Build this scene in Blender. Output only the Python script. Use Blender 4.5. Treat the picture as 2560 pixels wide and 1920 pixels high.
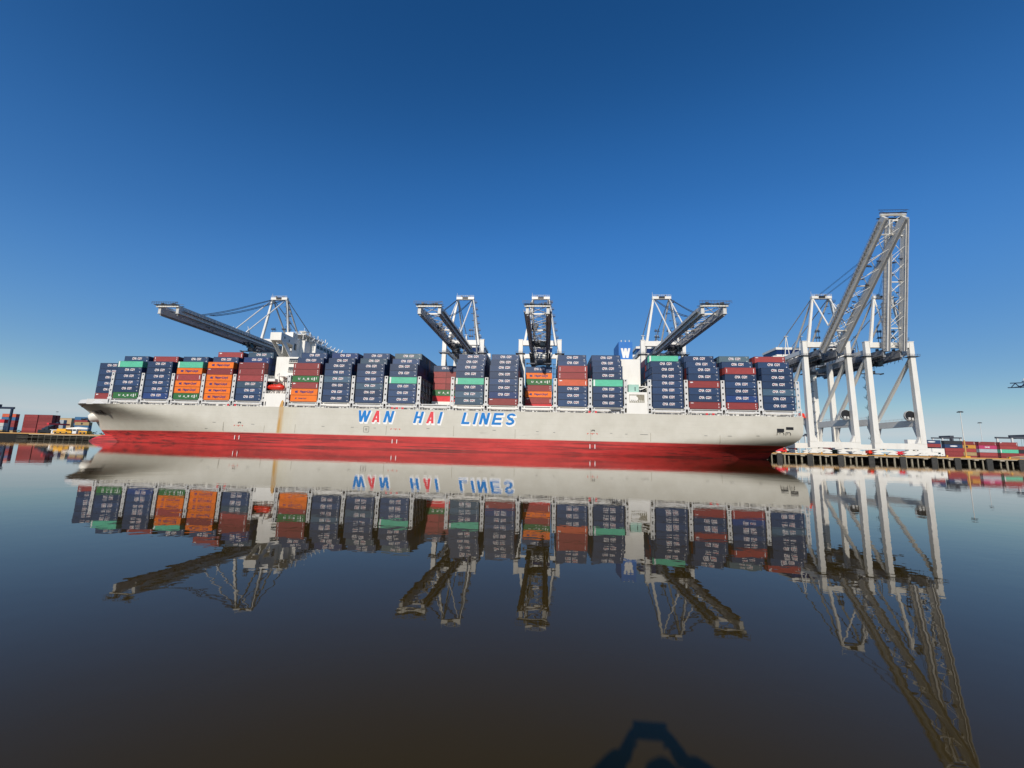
import bpy, math, random
from mathutils import Vector, Matrix
random.seed(7)
for o in list(bpy.data.objects): bpy.data.objects.remove(o)
SC = bpy.context.scene
COL = SC.collection
R = math.radians

# ---------------------------------------------------------------- camera
F_PX, YAW, PITCH, ROLL, CAM_H = 1052.08, R(-4.7411), R(8.8845), R(1.5441), 1.2606
fw = Vector((math.sin(YAW)*math.cos(PITCH), math.cos(YAW)*math.cos(PITCH), math.sin(PITCH)))
rt = Vector((math.cos(YAW), -math.sin(YAW), 0)); up = rt.cross(fw)
r2 = rt*math.cos(ROLL)+up*math.sin(ROLL); u2 = -rt*math.sin(ROLL)+up*math.cos(ROLL)
cam = bpy.data.cameras.new('camera'); camo = bpy.data.objects.new('camera', cam); COL.objects.link(camo)
camo.matrix_world = Matrix(((r2.x, u2.x, -fw.x, 0), (r2.y, u2.y, -fw.y, 0), (r2.z, u2.z, -fw.z, CAM_H), (0, 0, 0, 1)))
cam.sensor_fit = 'HORIZONTAL'; cam.sensor_width = 36; cam.lens = F_PX/2560*36
cam.clip_start = 0.05; cam.clip_end = 30000
SC.camera = camo
# ---------------------------------------------------------------- light
SUN_EL, SUN_AZ = R(28.78), R(12.49)          # light travels towards +Y turned 12.5 deg to +X
world = bpy.data.worlds.new('World'); SC.world = world; world.use_nodes = True
nt = world.node_tree; bg = nt.nodes['Background']; sky = nt.nodes.new('ShaderNodeTexSky')
sky.sky_type = 'NISHITA'; sky.sun_disc = False; sky.sun_elevation = SUN_EL
sky.sun_rotation = math.pi+SUN_AZ
sky.altitude = 0; sky.air_density = 1.0; sky.dust_density = 0.4; sky.ozone_density = 2.2
sep = nt.nodes.new('ShaderNodeSeparateColor'); sep.mode = 'HSV'; cmb = nt.nodes.new('ShaderNodeCombineColor'); cmb.mode = 'HSV'
pre = nt.nodes.new('ShaderNodeVectorMath'); pre.operation = 'SCALE'; pre.inputs['Scale'].default_value = 0.085
nt.links.new(sky.outputs[0], pre.inputs[0]); nt.links.new(pre.outputs[0], sep.inputs[0])
def wm(op, a, b):
    k = nt.nodes.new('ShaderNodeMath'); k.operation = op; nt.links.new(a, k.inputs[0]); k.inputs[1].default_value = b; k.use_clamp = op == 'MULTIPLY'; return k.outputs[0]
nt.links.new(wm('MAXIMUM', wm('ADD', sep.outputs[0], 0.008), 0.555), cmb.inputs[0]); nt.links.new(wm('MULTIPLY', sep.outputs[1], 1.37), cmb.inputs[1])
fc = nt.nodes.new('ShaderNodeFloatCurve'); cv = fc.mapping.curves[0]
for i, (a, b) in enumerate(((0, 0), (0.10, 0.11), (0.17, 0.205), (0.275, 0.425), (0.386, 0.575), (0.50, 0.605), (0.65, 0.625), (1, 0.75))):
    if i in (0,): cv.points[0].location = (a, b)
    elif a == 1: cv.points[-1].location = (a, b)
    else: cv.points.new(a, b)
fc.mapping.update(); nt.links.new(sep.outputs[2], fc.inputs['Value']); nt.links.new(fc.outputs[0], cmb.inputs[2])
gain = nt.nodes.new('ShaderNodeVectorMath'); gain.operation = 'SCALE'; gain.inputs['Scale'].default_value = 10.0
nt.links.new(cmb.outputs[0], gain.inputs[0]); nt.links.new(gain.outputs[0], bg.inputs[0]); bg.inputs[1].default_value = 0.1
sd = bpy.data.lights.new('sun', 'SUN'); so = bpy.data.objects.new('sun', sd); COL.objects.link(so)
sd.energy = 3.6; sd.angle = R(0.5); sd.color = (1.0, 0.93, 0.83)
ldir = Vector((math.sin(SUN_AZ)*math.cos(SUN_EL), math.cos(SUN_AZ)*math.cos(SUN_EL), -math.sin(SUN_EL)))
so.rotation_euler = ldir.to_track_quat('-Z', 'Y').to_euler(); so.location = (-60, -200, 150)
SC.view_settings.view_transform = 'Standard'; SC.view_settings.look = 'None'
SC.view_settings.exposure = 0.0; SC.view_settings.gamma = 1.0
SC.cycles.max_bounces = 6; SC.cycles.glossy_bounces = 3; SC.cycles.diffuse_bounces = 3

# ---------------------------------------------------------------- materials
MATS = {}
def mat(name, col, rough=0.5, noise=0.12, scale=0.6, dirt=None, dirt_amt=0.0, dirt_scale=0.4, stretch=(1, 1, 1),
        rnd=0.0, metal=0.0, bump=0.0, emit=None):
    m = bpy.data.materials.new(name); m.use_nodes = True; n = m.node_tree; L = n.links
    b = n.nodes['Principled BSDF']; b.inputs['Roughness'].default_value = rough; b.inputs['Metallic'].default_value = metal
    tc = n.nodes.new('ShaderNodeTexCoord'); mp = n.nodes.new('ShaderNodeMapping'); mp.inputs['Scale'].default_value = stretch
    L.new(tc.outputs['Object'], mp.inputs[0])
    oi = n.nodes.new('ShaderNodeObjectInfo')
    add = n.nodes.new('ShaderNodeVectorMath'); add.operation = 'ADD'; L.new(mp.outputs[0], add.inputs[0])
    mul = n.nodes.new('ShaderNodeVectorMath'); mul.operation = 'SCALE'; mul.inputs['Scale'].default_value = 37.0
    cb = n.nodes.new('ShaderNodeCombineXYZ')
    for i in range(3): L.new(oi.outputs['Random'], cb.inputs[i])
    L.new(cb.outputs[0], mul.inputs[0]); L.new(mul.outputs[0], add.inputs[1])
    nz = n.nodes.new('ShaderNodeTexNoise'); nz.inputs['Scale'].default_value = scale; nz.inputs['Detail'].default_value = 6
    L.new(add.outputs[0], nz.inputs['Vector'])
    mr = n.nodes.new('ShaderNodeMapRange'); mr.inputs['From Min'].default_value = 0.3; mr.inputs['From Max'].default_value = 0.7
    mr.inputs['To Min'].default_value = 1-noise; mr.inputs['To Max'].default_value = 1+noise
    L.new(nz.outputs[0], mr.inputs[0])
    val = mr.outputs[0]
    if rnd:
        m2 = n.nodes.new('ShaderNodeMapRange'); m2.inputs['To Min'].default_value = 1-rnd; m2.inputs['To Max'].default_value = 1+rnd
        L.new(oi.outputs['Random'], m2.inputs[0]); mm = n.nodes.new('ShaderNodeMath'); mm.operation = 'MULTIPLY'
        L.new(val, mm.inputs[0]); L.new(m2.outputs[0], mm.inputs[1]); val = mm.outputs[0]
    sc = n.nodes.new('ShaderNodeVectorMath'); sc.operation = 'SCALE'; sc.inputs[0].default_value = col[:3]
    L.new(val, sc.inputs['Scale']); out = sc.outputs[0]
    if dirt:
        n2 = n.nodes.new('ShaderNodeTexNoise'); n2.inputs['Scale'].default_value = dirt_scale; n2.inputs['Detail'].default_value = 8
        n2.inputs['Roughness'].default_value = 0.65
        L.new(add.outputs[0], n2.inputs['Vector'])
        m3 = n.nodes.new('ShaderNodeMapRange'); m3.inputs['From Min'].default_value = 0.52; m3.inputs['From Max'].default_value = 0.72
        m3.inputs['To Max'].default_value = dirt_amt; L.new(n2.outputs[0], m3.inputs[0])
        mx = n.nodes.new('ShaderNodeMix'); mx.data_type = 'RGBA'; L.new(m3.outputs[0], mx.inputs['Factor'])
        L.new(out, mx.inputs['A']); mx.inputs['B'].default_value = (*dirt, 1); out = mx.outputs['Result']
    L.new(out, b.inputs['Base Color'])
    if bump:
        bp = n.nodes.new('ShaderNodeBump'); bp.inputs['Distance'].default_value = bump; L.new(nz.outputs[0], bp.inputs['Height'])
        L.new(bp.outputs[0], b.inputs['Normal'])
    MATS[name] = m; return m
rust = (0.16, 0.06, 0.03)
CC = {'N': (0.024, 0.055, 0.130), 'B': (0.020, 0.052, 0.175), 'T': (0.055, 0.105, 0.160), 'U': (0.095, 0.150, 0.180),
      'O': (0.90, 0.20, 0.012), 'G': (0.035, 0.16, 0.045), 'R': (0.30, 0.048, 0.045), 'K': (0.62, 0.12, 0.05),
      'M': (0.12, 0.55, 0.35), 'C': (0.62, 0.035, 0.04), 'W': (0.62, 0.62, 0.58), 'Y': (0.62, 0.30, 0.05), 'L': (0.42, 0.46, 0.48),
      'P': (0.50, 0.05, 0.14), 'S': (0.05, 0.16, 0.30), 'D': (0.03, 0.03, 0.035), 'E': (0.42, 0.30, 0.14)}
for k, c in CC.items():
    mat('paint_'+k, c, 0.45, 0.07, 0.5, dirt=tuple(x*0.55+0.02 for x in c), dirt_amt=0.45, dirt_scale=0.8, stretch=(1, 1, 2.0), rnd=0.26 if k in 'NRBT' else 0.06)
    mat('frame_'+k, tuple(x*0.7 for x in c), 0.5, 0.08, 1.0, dirt=rust, dirt_amt=0.35, dirt_scale=2.0, rnd=0.08)
mat('white_text', (0.80, 0.78, 0.76), 0.5, 0.05); mat('red_text', (0.60, 0.05, 0.06), 0.5, 0.05)
mat('blue_text', (0.03, 0.02, 0.16), 0.5, 0.05); mat('dark_text', (0.03, 0.03, 0.035), 0.5, 0.05)
mat('crane_white', (0.80, 0.775, 0.71), 0.45, 0.03, 0.3, dirt=(0.50, 0.46, 0.38), dirt_amt=0.25, dirt_scale=0.35, stretch=(1, 1, 0.3))
mat('crane_grey', (0.62, 0.61, 0.58), 0.45, 0.05, 0.3, dirt=(0.25, 0.24, 0.22), dirt_amt=0.5, dirt_scale=0.4)
mat('girder_grey', (0.30, 0.30, 0.30), 0.5, 0.12, 0.4, dirt=(0.08, 0.08, 0.08), dirt_amt=0.6, dirt_scale=0.3); mat('crane_dark', (0.07, 0.075, 0.09), 0.5, 0.2, 1.0); mat('black', (0.012, 0.012, 0.014), 0.5, 0.2, 1.0)  # girder_grey: crane paint darkened, the landside girders' shade put into the colour
mat('rope', (0.07, 0.075, 0.09), 0.6, 0.1); mat('steel_blue', (0.022, 0.034, 0.065), 0.4, 0.1)
mat('glass_navy', (0.010, 0.030, 0.12), 0.12, 0.05); mat('glass_dark', (0.02, 0.03, 0.04), 0.1, 0.1)
mat('ship_white', (0.84, 0.81, 0.74), 0.45, 0.03, 0.3, dirt=(0.5, 0.42, 0.3), dirt_amt=0.12, dirt_scale=0.5, stretch=(1, 1, 0.4))
mat('bridge_grey', (0.66, 0.65, 0.62), 0.5, 0.05, 0.5, dirt=(0.30, 0.22, 0.15), dirt_amt=0.35, dirt_scale=1.0, stretch=(1, 1, 0.4))
mat('deck_red', (0.12, 0.05, 0.04), 0.7, 0.2, 0.5); mat('funnel_blue', (0.012, 0.16, 0.52), 0.4, 0.04)
mat('letter_blue', (0.006, 0.20, 0.56), 0.75, 0.05, 1.0, dirt=(0.15, 0.3, 0.55), dirt_amt=0.08, dirt_scale=0.8)
mat('letter_red', (0.72, 0.035, 0.05), 0.45, 0.05, 1.0); mat('letter_white', (0.86, 0.84, 0.80), 0.45, 0.03, 1.0)
mat('mark_red', (0.62, 0.10, 0.07), 0.5, 0.1, 2.0); mat('boat_red', (0.80, 0.045, 0.02), 0.35, 0.05, 1.0)
mat('mint_pale', (0.36, 0.58, 0.48), 0.5, 0.05, 1.0); mat('yellow', (0.85, 0.42, 0.02), 0.5, 0.08, 0.6, dirt=(0.3, 0.15, 0.03), dirt_amt=0.3)
mat('concrete', (0.42, 0.36, 0.27), 0.85, 0.15, 0.5, dirt=(0.2, 0.16, 0.1), dirt_amt=0.5, dirt_scale=0.6)
mat('dark_pile', (0.13, 0.12, 0.09), 0.9, 0.3, 1.0); mat('pile', (0.30, 0.27, 0.2), 0.85, 0.2, 0.8, dirt=(0.06, 0.06, 0.04), dirt_amt=0.6, dirt_scale=1.5)  # darker pile colour for the left quay piles and waling
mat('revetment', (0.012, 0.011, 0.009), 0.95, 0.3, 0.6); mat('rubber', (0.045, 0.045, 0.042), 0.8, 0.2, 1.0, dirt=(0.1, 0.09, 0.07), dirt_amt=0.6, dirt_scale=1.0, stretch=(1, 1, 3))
mat('asphalt', (0.09, 0.085, 0.08), 0.9, 0.2, 0.1); mat('kerb_yellow', (0.62, 0.34, 0.10), 0.7, 0.15, 1.0, dirt=(0.3, 0.18, 0.1), dirt_amt=0.5, dirt_scale=1)
mat('foliage', (0.035, 0.055, 0.03), 0.9, 0.4, 0.1); mat('tan', (0.50, 0.36, 0.2), 0.8, 0.1, 0.1)
mat('kayak', (0.75, 0.30, 0.02), 0.4, 0.05); mat('skin', (0.42, 0.22, 0.14), 0.5, 0.05); mat('shirt', (0.05, 0.08, 0.14), 0.8, 0.1); mat('hair', (0.02, 0.015, 0.01), 0.6, 0.2)
mat('far_white', (0.65, 0.65, 0.62), 0.6, 0.05)

def hull_material():
    m = bpy.data.materials.new('hull_paint'); m.use_nodes = True; n = m.node_tree; L = n.links
    N = n.nodes.new; b = n.nodes['Principled BSDF']; b.inputs['Roughness'].default_value = 0.5; b.inputs['Specular IOR Level'].default_value = 0.25
    tc = N('ShaderNodeNewGeometry'); sp = N('ShaderNodeSeparateXYZ'); L.new(tc.outputs['Position'], sp.inputs[0])
    def noise(scale, st, det=6, rough=0.6):
        mp = N('ShaderNodeMapping'); mp.inputs['Scale'].default_value = st; L.new(tc.outputs['Position'], mp.inputs[0])
        z = N('ShaderNodeTexNoise'); z.inputs['Scale'].default_value = scale; z.inputs['Detail'].default_value = det; z.inputs['Roughness'].default_value = rough
        L.new(mp.outputs[0], z.inputs['Vector']); return z.outputs[0]
    def mr(v, a, b_, c, d):
        k = N('ShaderNodeMapRange'); k.inputs[1].default_value = a; k.inputs[2].default_value = b_; k.inputs[3].default_value = c; k.inputs[4].default_value = d
        L.new(v, k.inputs[0]); return k.outputs[0]
    def mix(f, A, B):
        k = N('ShaderNodeMix'); k.data_type = 'RGBA'
        if isinstance(f, float): k.inputs['Factor'].default_value = f
        else: L.new(f, k.inputs['Factor'])
        for s, v in (('A', A), ('B', B)):
            if isinstance(v, tuple): k.inputs[s].default_value = (*v, 1)
            else: L.new(v, k.inputs[s])
        return k.outputs['Result']
    def mul(a, b_):
        k = N('ShaderNodeMath'); k.operation = 'MULTIPLY'
        for i, v in enumerate((a, b_)):
            if isinstance(v, float): k.inputs[i].default_value = v
            else: L.new(v, k.inputs[i])
        return k.outputs[0]
    grey = mix(mr(noise(0.15, (1, 1, 1)), 0.35, 0.65, 0, 1), (0.57, 0.54, 0.455), (0.63, 0.60, 0.515))
    # plating seams (faint horizontal and vertical lines)
    wv = N('ShaderNodeTexBrick'); wv.inputs['Scale'].default_value = 1.0; wv.inputs['Mortar Size'].default_value = 0.035
    wv.inputs['Brick Width'].default_value = 11.0; wv.inputs['Row Height'].default_value = 2.4; wv.inputs['Mortar Smooth'].default_value = 0.6
    cb = N('ShaderNodeCombineXYZ'); L.new(sp.outputs['X'], cb.inputs[0]); L.new(sp.outputs['Z'], cb.inputs[1]); L.new(cb.outputs[0], wv.inputs['Vector'])
    grey = mix(mul(wv.outputs['Fac'], 0.38), grey, (0.40, 0.37, 0.32))
    # small scuffs, dragged lengthways
    grey = mix(mul(mr(noise(0.30, (0.35, 1, 2.6), 8, 0.7), 0.60, 0.74, 0, 0.55), mr(sp.outputs['Z'], 10.5, 5.5, 0.25, 1.0)), grey, (0.25, 0.22, 0.19))
    # rust run from the tower scupper, with a faint yellow bloom to the right of it
    lean = N('ShaderNodeMath'); lean.operation = 'MULTIPLY_ADD'; L.new(sp.outputs['Z'], lean.inputs[0]); lean.inputs[1].default_value = -0.02; L.new(sp.outputs['X'], lean.inputs[2])
    s1 = mul(mr(lean.outputs[0], -116.7, -116.0, 0, 1), mr(lean.outputs[0], -115.5, -113.6, 1, 0))
    s2 = mul(mr(lean.outputs[0], -116.6, -116.2, 0, 1), mr(lean.outputs[0], -115.0, -106.0, 0.35, 0))
    ns = mr(noise(0.8, (2.0, 1, 0.15), 4), 0.35, 0.65, 0.35, 1.0)
    grey = mix(mul(s2, ns), grey, (0.55, 0.45, 0.20)); grey = mix(mul(mul(s1, ns), 1.1), grey, (0.50, 0.27, 0.06))
    red = mix(mr(noise(0.25, (0.4, 1, 1.2)), 0.35, 0.65, 0, 1), (0.60, 0.050, 0.045), (0.44, 0.036, 0.034))
    red = mix(mr(noise(0.36, (0.08, 1, 3.6), 10, 0.75), 0.50, 0.60, 0, 0.85), red, (0.10, 0.03, 0.028))
    red = mix(mr(noise(0.9, (0.25, 1, 3.5), 9, 0.75), 0.56, 0.70, 0, 0.7), red, (0.55, 0.15, 0.12))
    # waterline growth
    red = mix(mul(mr(sp.outputs['Z'], 0.55, 0.0, 0, 1), 0.6), red, (0.10, 0.03, 0.025))
    edge = N('ShaderNodeMath'); edge.operation = 'MULTIPLY_ADD'; L.new(noise(0.4, (1, 1, 1)), edge.inputs[0]); edge.inputs[1].default_value = 0.12; L.new(sp.outputs['Z'], edge.inputs[2])
    thin = mr(edge.outputs[0], 5.62, 5.72, 0, 1)
    rim = mul(mr(edge.outputs[0], 5.55, 5.68, 0, 1), mr(edge.outputs[0], 5.9, 6.0, 1, 0))
    out = mix(thin, red, grey); out = mix(mul(rim, 0.7), out, (0.62, 0.42, 0.34))
    L.new(out, b.inputs['Base Color'])
    bp = N('ShaderNodeBump'); bp.inputs['Strength'].default_value = 1; bp.inputs['Distance'].default_value = 0.05
    L.new(noise(0.25, (0.6, 1, 1.0), 3), bp.inputs['Height']); L.new(bp.outputs[0], b.inputs['Normal'])
    MATS['hull'] = m
hull_material()

def water_material():
    m = bpy.data.materials.new('river_water'); m.use_nodes = True; n = m.node_tree; L = n.links; N = n.nodes.new
    b = n.nodes['Principled BSDF']; b.inputs['Base Color'].default_value = (0.046, 0.0285, 0.005, 1); b.inputs['Specular Tint'].default_value = (0.45, 0.34, 0.20, 1)
    b.inputs['Roughness'].default_value = 0.012; b.inputs['IOR'].default_value = 1.26
    tc = N('ShaderNodeTexCoord')
    def nz(scale, st, det, seed):
        mp = N('ShaderNodeMapping'); mp.inputs['Scale'].default_value = st; mp.inputs['Location'].default_value = (seed, seed*2, 0); L.new(tc.outputs['Object'], mp.inputs[0])
        z = N('ShaderNodeTexNoise'); z.inputs['Scale'].default_value = scale; z.inputs['Detail'].default_value = det; L.new(mp.outputs[0], z.inputs['Vector']); return z.outputs[0]
    b1 = N('ShaderNodeBump'); b1.inputs['Strength'].default_value = 1; b1.inputs['Distance'].default_value = W1
    L.new(nz(3.2, (1.0, 1.2, 1), 2.0, 3), b1.inputs['Height'])
    b2 = N('ShaderNodeBump'); b2.inputs['Strength'].default_value = 1; b2.inputs['Distance'].default_value = W2
    L.new(nz(0.55, (1, 1, 1), 1.5, 9), b2.inputs['Height']); L.new(b1.outputs[0], b2.inputs['Normal'])
    L.new(b2.outputs[0], b.inputs['Normal']); MATS['water'] = m
W1, W2 = 0.0008, 0.0030
water_material()

# ---------------------------------------------------------------- mesh helpers
class MB:
    def __init__(s): s.v = []; s.f = []; s.m = []; s.cm = 0; s.X = None
    def add(s, vs, fs):
        k = len(s.v); s.v += [tuple(s.X(Vector(p))) if s.X else tuple(p) for p in vs]; s.f += [tuple(i+k for i in f) for f in fs]; s.m += [s.cm]*len(fs); return s
    def box(s, x0, x1, y0, y1, z0, z1):
        return s.add([(x0, y0, z0), (x1, y0, z0), (x1, y1, z0), (x0, y1, z0), (x0, y0, z1), (x1, y0, z1), (x1, y1, z1), (x0, y1, z1)],
                     [(0, 3, 2, 1), (4, 5, 6, 7), (0, 1, 5, 4), (1, 2, 6, 5), (2, 3, 7, 6), (3, 0, 4, 7)])
    def bar(s, p, q, w, h=None, w2=None, h2=None, ref=None):
        h = h or w; w2 = w2 or w; h2 = h2 or h; p = Vector(p); q = Vector(q); d = (q-p).normalized()
        ref = Vector(ref) if ref else (Vector((0, 0, 1)) if abs(d.z) < 0.95 else Vector((0, 1, 0)))
        a = d.cross(ref).normalized(); b = a.cross(d).normalized()
        vs = [c+a*(i*ww/2)+b*(j*hh/2) for c, ww, hh in ((p, w, h), (q, w2, h2)) for i, j in ((-1, -1), (1, -1), (1, 1), (-1, 1))]
        return s.add(vs, [(0, 1, 2, 3), (7, 6, 5, 4), (0, 4, 5, 1), (1, 5, 6, 2), (2, 6, 7, 3), (3, 7, 4, 0)])
    def tube(s, p, q, r, r2=None, n=8, caps=True):
        r2 = r if r2 is None else r2; p = Vector(p); q = Vector(q); d = (q-p).normalized()
        ref = Vector((0, 0, 1)) if abs(d.z) < 0.9 else Vector((1, 0, 0)); a = d.cross(ref).normalized(); b = a.cross(d)
        vs = []
        for c, rr in ((p, r), (q, r2)):
            for i in range(n): t = 2*math.pi*i/n; vs.append(c+a*math.cos(t)*rr+b*math.sin(t)*rr)
        fs = [(i, (i+1) % n, n+(i+1) % n, n+i) for i in range(n)]
        if caps: fs += [tuple(range(n))[::-1], tuple(range(n, 2*n))]
        return s.add(vs, fs)
    def path(s, pts, r, n=6):
        for a, b in zip(pts[:-1], pts[1:]): s.tube(a, b, r, n=n)
        return s
    def prism(s, poly, y0, y1, plane='xz'):
        n = len(poly)
        f = {'xz': lambda a, b, c: (a, c, b), 'yz': lambda a, b, c: (c, a, b), 'xy': lambda a, b, c: (a, b, c)}[plane]
        vs = [f(a, b, y0) for a, b in poly]+[f(a, b, y1) for a, b in poly]
        return s.add(vs, [tuple(range(n)), tuple(range(n, 2*n))[::-1]]+[(i, n+i, n+(i+1) % n, (i+1) % n) for i in range(n)])
    def rail(s, pts, h=1.05, sp=1.8, r=0.035):
        for a, b in zip(pts[:-1], pts[1:]):
            a = Vector(a); b = Vector(b); Ln = (b-a).length; k = max(1, int(Ln/sp)); U = Vector((0, 0, h))
            for i in range(k+1): c = a.lerp(b, i/k); s.bar(c, c+U, r*1.6)
            s.bar(a+U, b+U, r*2); s.bar(a+U*0.5, b+U*0.5, r*1.4)
        return s
    def mesh(s, name, mats, smooth=False, shift=None):
        me = bpy.data.meshes.new(name)
        vs = s.v if shift is None else [(x-shift[0], y-shift[1], z-shift[2]) for x, y, z in s.v]
        me.from_pydata(vs, [], s.f); mats = mats if isinstance(mats, (list, tuple)) else [mats]
        for mm in mats: me.materials.append(MATS[mm])
        if len(mats) > 1: me.polygons.foreach_set('material_index', s.m)
        if smooth: me.polygons.foreach_set('use_smooth', [True]*len(me.polygons))
        me.update(); return me
    def build(s, name, mats, parent=None, smooth=False, shift=None):
        o = bpy.data.objects.new(name, s.mesh(name, mats, smooth, shift)); COL.objects.link(o)
        if parent: o.parent = parent
        return o
def tag(o, label=None, cat=None, group=None, kind=None):
    if label: o['label'] = label
    if cat: o['category'] = cat
    if group: o['group'] = group
    if kind: o['kind'] = kind
    return o
def empty(name, loc=(0, 0, 0), label=None, cat=None, group=None, rz=0):
    o = bpy.data.objects.new(name, None); COL.objects.link(o); o.location = loc; o.rotation_euler = (0, 0, rz); o.empty_display_size = 0.5
    return tag(o, label, cat, group)
def copy_tree(o, parent=None, skip=()):
    c = o.copy(); COL.objects.link(c)
    if parent: c.parent = parent
    for ch in list(o.children):
        if ch.name.split('.')[0] not in skip: copy_tree(ch, c)
    return c
def text_mesh(txt, size, bold=0.0, shear=0.0, align='LEFT', space=1.0, width=None):
    cu = bpy.data.curves.new('t', 'FONT'); cu.body = txt; cu.size = size; cu.offset = bold; cu.shear = shear; cu.align_x = align
    cu.space_character = space; cu.resolution_u = 2
    o = bpy.data.objects.new('t', cu); COL.objects.link(o); dg = bpy.context.evaluated_depsgraph_get()
    me = bpy.data.meshes.new_from_object(o.evaluated_get(dg)); vs = [tuple(v.co) for v in me.vertices]; fs = [tuple(p.vertices) for p in me.polygons]
    bpy.data.objects.remove(o); bpy.data.meshes.remove(me)
    x0 = min(v[0] for v in vs); x1 = max(v[0] for v in vs)
    k = 1 if width is None else width/(x1-x0)
    return [((v[0]-x0)*k, v[1]) for v in vs], fs
def put_text(mb, tm, fn):
    vs, fs = tm; mb.add([fn(a, b) for a, b in vs], fs)

# ================================================================ WATER and GROUND
mb = MB(); mb.add([(-9000, -3000, 0), (9000, -3000, 0), (9000, 226.9, 0), (-9000, 226.9, 0)], [(0, 1, 2, 3)])
mb.add([(-9000, 226.9, 0), (9000, 226.9, 0), (9000, 236, 0), (-9000, 236, 0)], [(0, 1, 2, 3)])
tag(mb.build('river_water', 'water'), kind='structure')
QZ, QY = 3.3, 227.5
mb = MB(); mb.add([(-9000, QY+0.3, QZ+0.004), (9000, QY+0.3, QZ+0.004), (9000, 12000, QZ+0.004), (-9000, 12000, QZ+0.004)], [(0, 1, 2, 3)])
tag(mb.build('quay_ground', 'asphalt'), kind='structure')
quay = tag(MB().box(-700, 700, QY, 236, QZ-0.75, QZ).build('quay', 'concrete'), kind='structure')
MB().box(-700, 700, QY-0.12, QY-0.003, QZ-0.28, QZ+0.22).build('kerb', 'kerb_yellow', quay)
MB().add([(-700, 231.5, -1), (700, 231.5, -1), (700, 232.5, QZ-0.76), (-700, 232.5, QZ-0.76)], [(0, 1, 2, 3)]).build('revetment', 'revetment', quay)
def pile(x, w, y=228.2, top=QZ-0.76):
    MB().tube((x, y, -2), (x, y, top), w, n=8).build('pile', 'pile', quay)
x = 104.0; k = 0
while x < 262:
    if k % 5 != 0: pile(x+(k*37 % 7-3)*.12, 0.3 if k % 3 else 0.42, 228.2+(k % 2)*.6)
    if k % 4 == 1: MB().box(x-1.0, x+1.0, QY-0.02, QY+1.4, QZ-1.25, QZ-0.752).build('pile_cap', 'concrete', quay)
    x += 2.9; k += 1
x = -262.0; k = 0
while x > -304:
    MB().tube((x, 227.9, -2), (x, 227.9, QZ-0.76), .2, n=8).build('pile', 'dark_pile', quay); x -= 4.1; k += 1
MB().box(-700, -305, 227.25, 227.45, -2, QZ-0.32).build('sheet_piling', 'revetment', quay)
mb = MB()
for z in (0.7, 1.5): mb.box(-312, -244, 227.0, 227.25, z, z+0.18)
mb.build('waling', 'dark_pile', quay)
for i, fx in enumerate((118.5, 133.1, 147.7, 162.2, 176.8, 191.3, 201.9, 216.3, 230.8, 245.3)):
    e = empty('dock_fender', (fx, 226.9, 0.9), None, 'fender', 'rubber fenders along the quay face')
    pts = [(-1.35, 2.1), (-1.0, 2.3), (1.0, 2.3), (1.35, 2.1), (1.35, -1.2), (-1.35, -1.2)]
    MB().prism([(a, b) for a, b in pts], -0.35, 0.0).build('panel', 'rubber', e)
    m = MB()
    for zz in (-0.3, 0.5, 1.3): m.box(-1.3, 1.3, -0.40, -0.353, zz, zz+0.08)
    m.build('wear_strip', 'rubber', e)
    MB().tube((0, 0, 0.3), (0, 0.6, 0.3), 0.6, n=12).build('rubber_cone', 'black', e)
    wh = ['beside the ship\'s rudder at the left end of the visible quay', 'below the left leg of the nearer raised-boom crane', 'midway under the nearer raised-boom crane',
          'under the right leg of the nearer raised-boom crane', 'under the left half of the right-hand raised-boom crane', 'under the right leg of the right-hand raised-boom crane',
          'just left of the tall yellow-footed light mast', 'just right of the tall yellow-footed light mast', 'second from the right edge of the photo', 'at the right edge of the photo'][i]
    e['label'] = 'black rubber fender panel '+wh

# ================================================================ SHIP
ship = empty('container_ship', (-70, 200, 0), 'long grey container ship with red underwater hull moored along the quay', 'ship')
SH = (-70, 200, 0)
def part(mb, name, mats, parent=None, smooth=False): return mb.build(name, mats, parent or ship, smooth, SH if parent is None or parent in SHP else None)
SHP = set()
def spart(mb, name, mats, parent=None, smooth=False): return mb.build(name, mats, parent or ship, smooth, SH)
def lerp_tab(t, tab):
    if t <= tab[0][0]: return tab[0][1]
    for (a, b), (c, d) in zip(tab[:-1], tab[1:]):
        if t <= c: return b+(d-b)*(t-a)/(c-a)
    return tab[-1][1]
XS = [(-2, -222), (3.5, -225), (5, -227), (9.7, -231.3), (14.2, -235.4), (17.1, -240.4), (19.5, -244)]
XE = [(-2, 95.5), (2, 95.5), (4.6, 96), (5.2, 97), (6.3, 99.0), (8.7, 100.8), (11, 101.2), (20, 101.4)]
LB = [(-2, 108), (0, 104), (5, 98), (10, 82), (14, 60), (17, 44), (20, 42)]
PB = [(-2, 1.8), (5, 1.75), (10, 1.75), (14, 1.75), (17, 1.8), (20, 1.8)]
X0 = [(-2, 5), (0, 12), (5, 38), (7, 55), (10, 82), (17, 96), (20, 97)]
KS = [(-2, 0.80), (0, 0.72), (3, 0.55), (5, 0.30), (6.5, 0.18), (8, 0.09), (10, 0.035), (17, 0.01), (20, 0.01)]
def hb(x, z):
    t = (x-lerp_tab(z, XS))/lerp_tab(z, LB); b = 25.5
    if t < 1: b *= 1-max(0, 1-max(t, 0))**lerp_tab(z, PB)
    x0 = lerp_tab(z, X0); xe = lerp_tab(z, XE)
    if x > x0: b *= 1-lerp_tab(z, KS)*((x-x0)/(xe-x0))**2
    return b
def hy(x, z): return 200-hb(x, z)
ZT = 17.1
def ztop(x): return 17.1+max(0, -(x+205))/38*1.4
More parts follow.
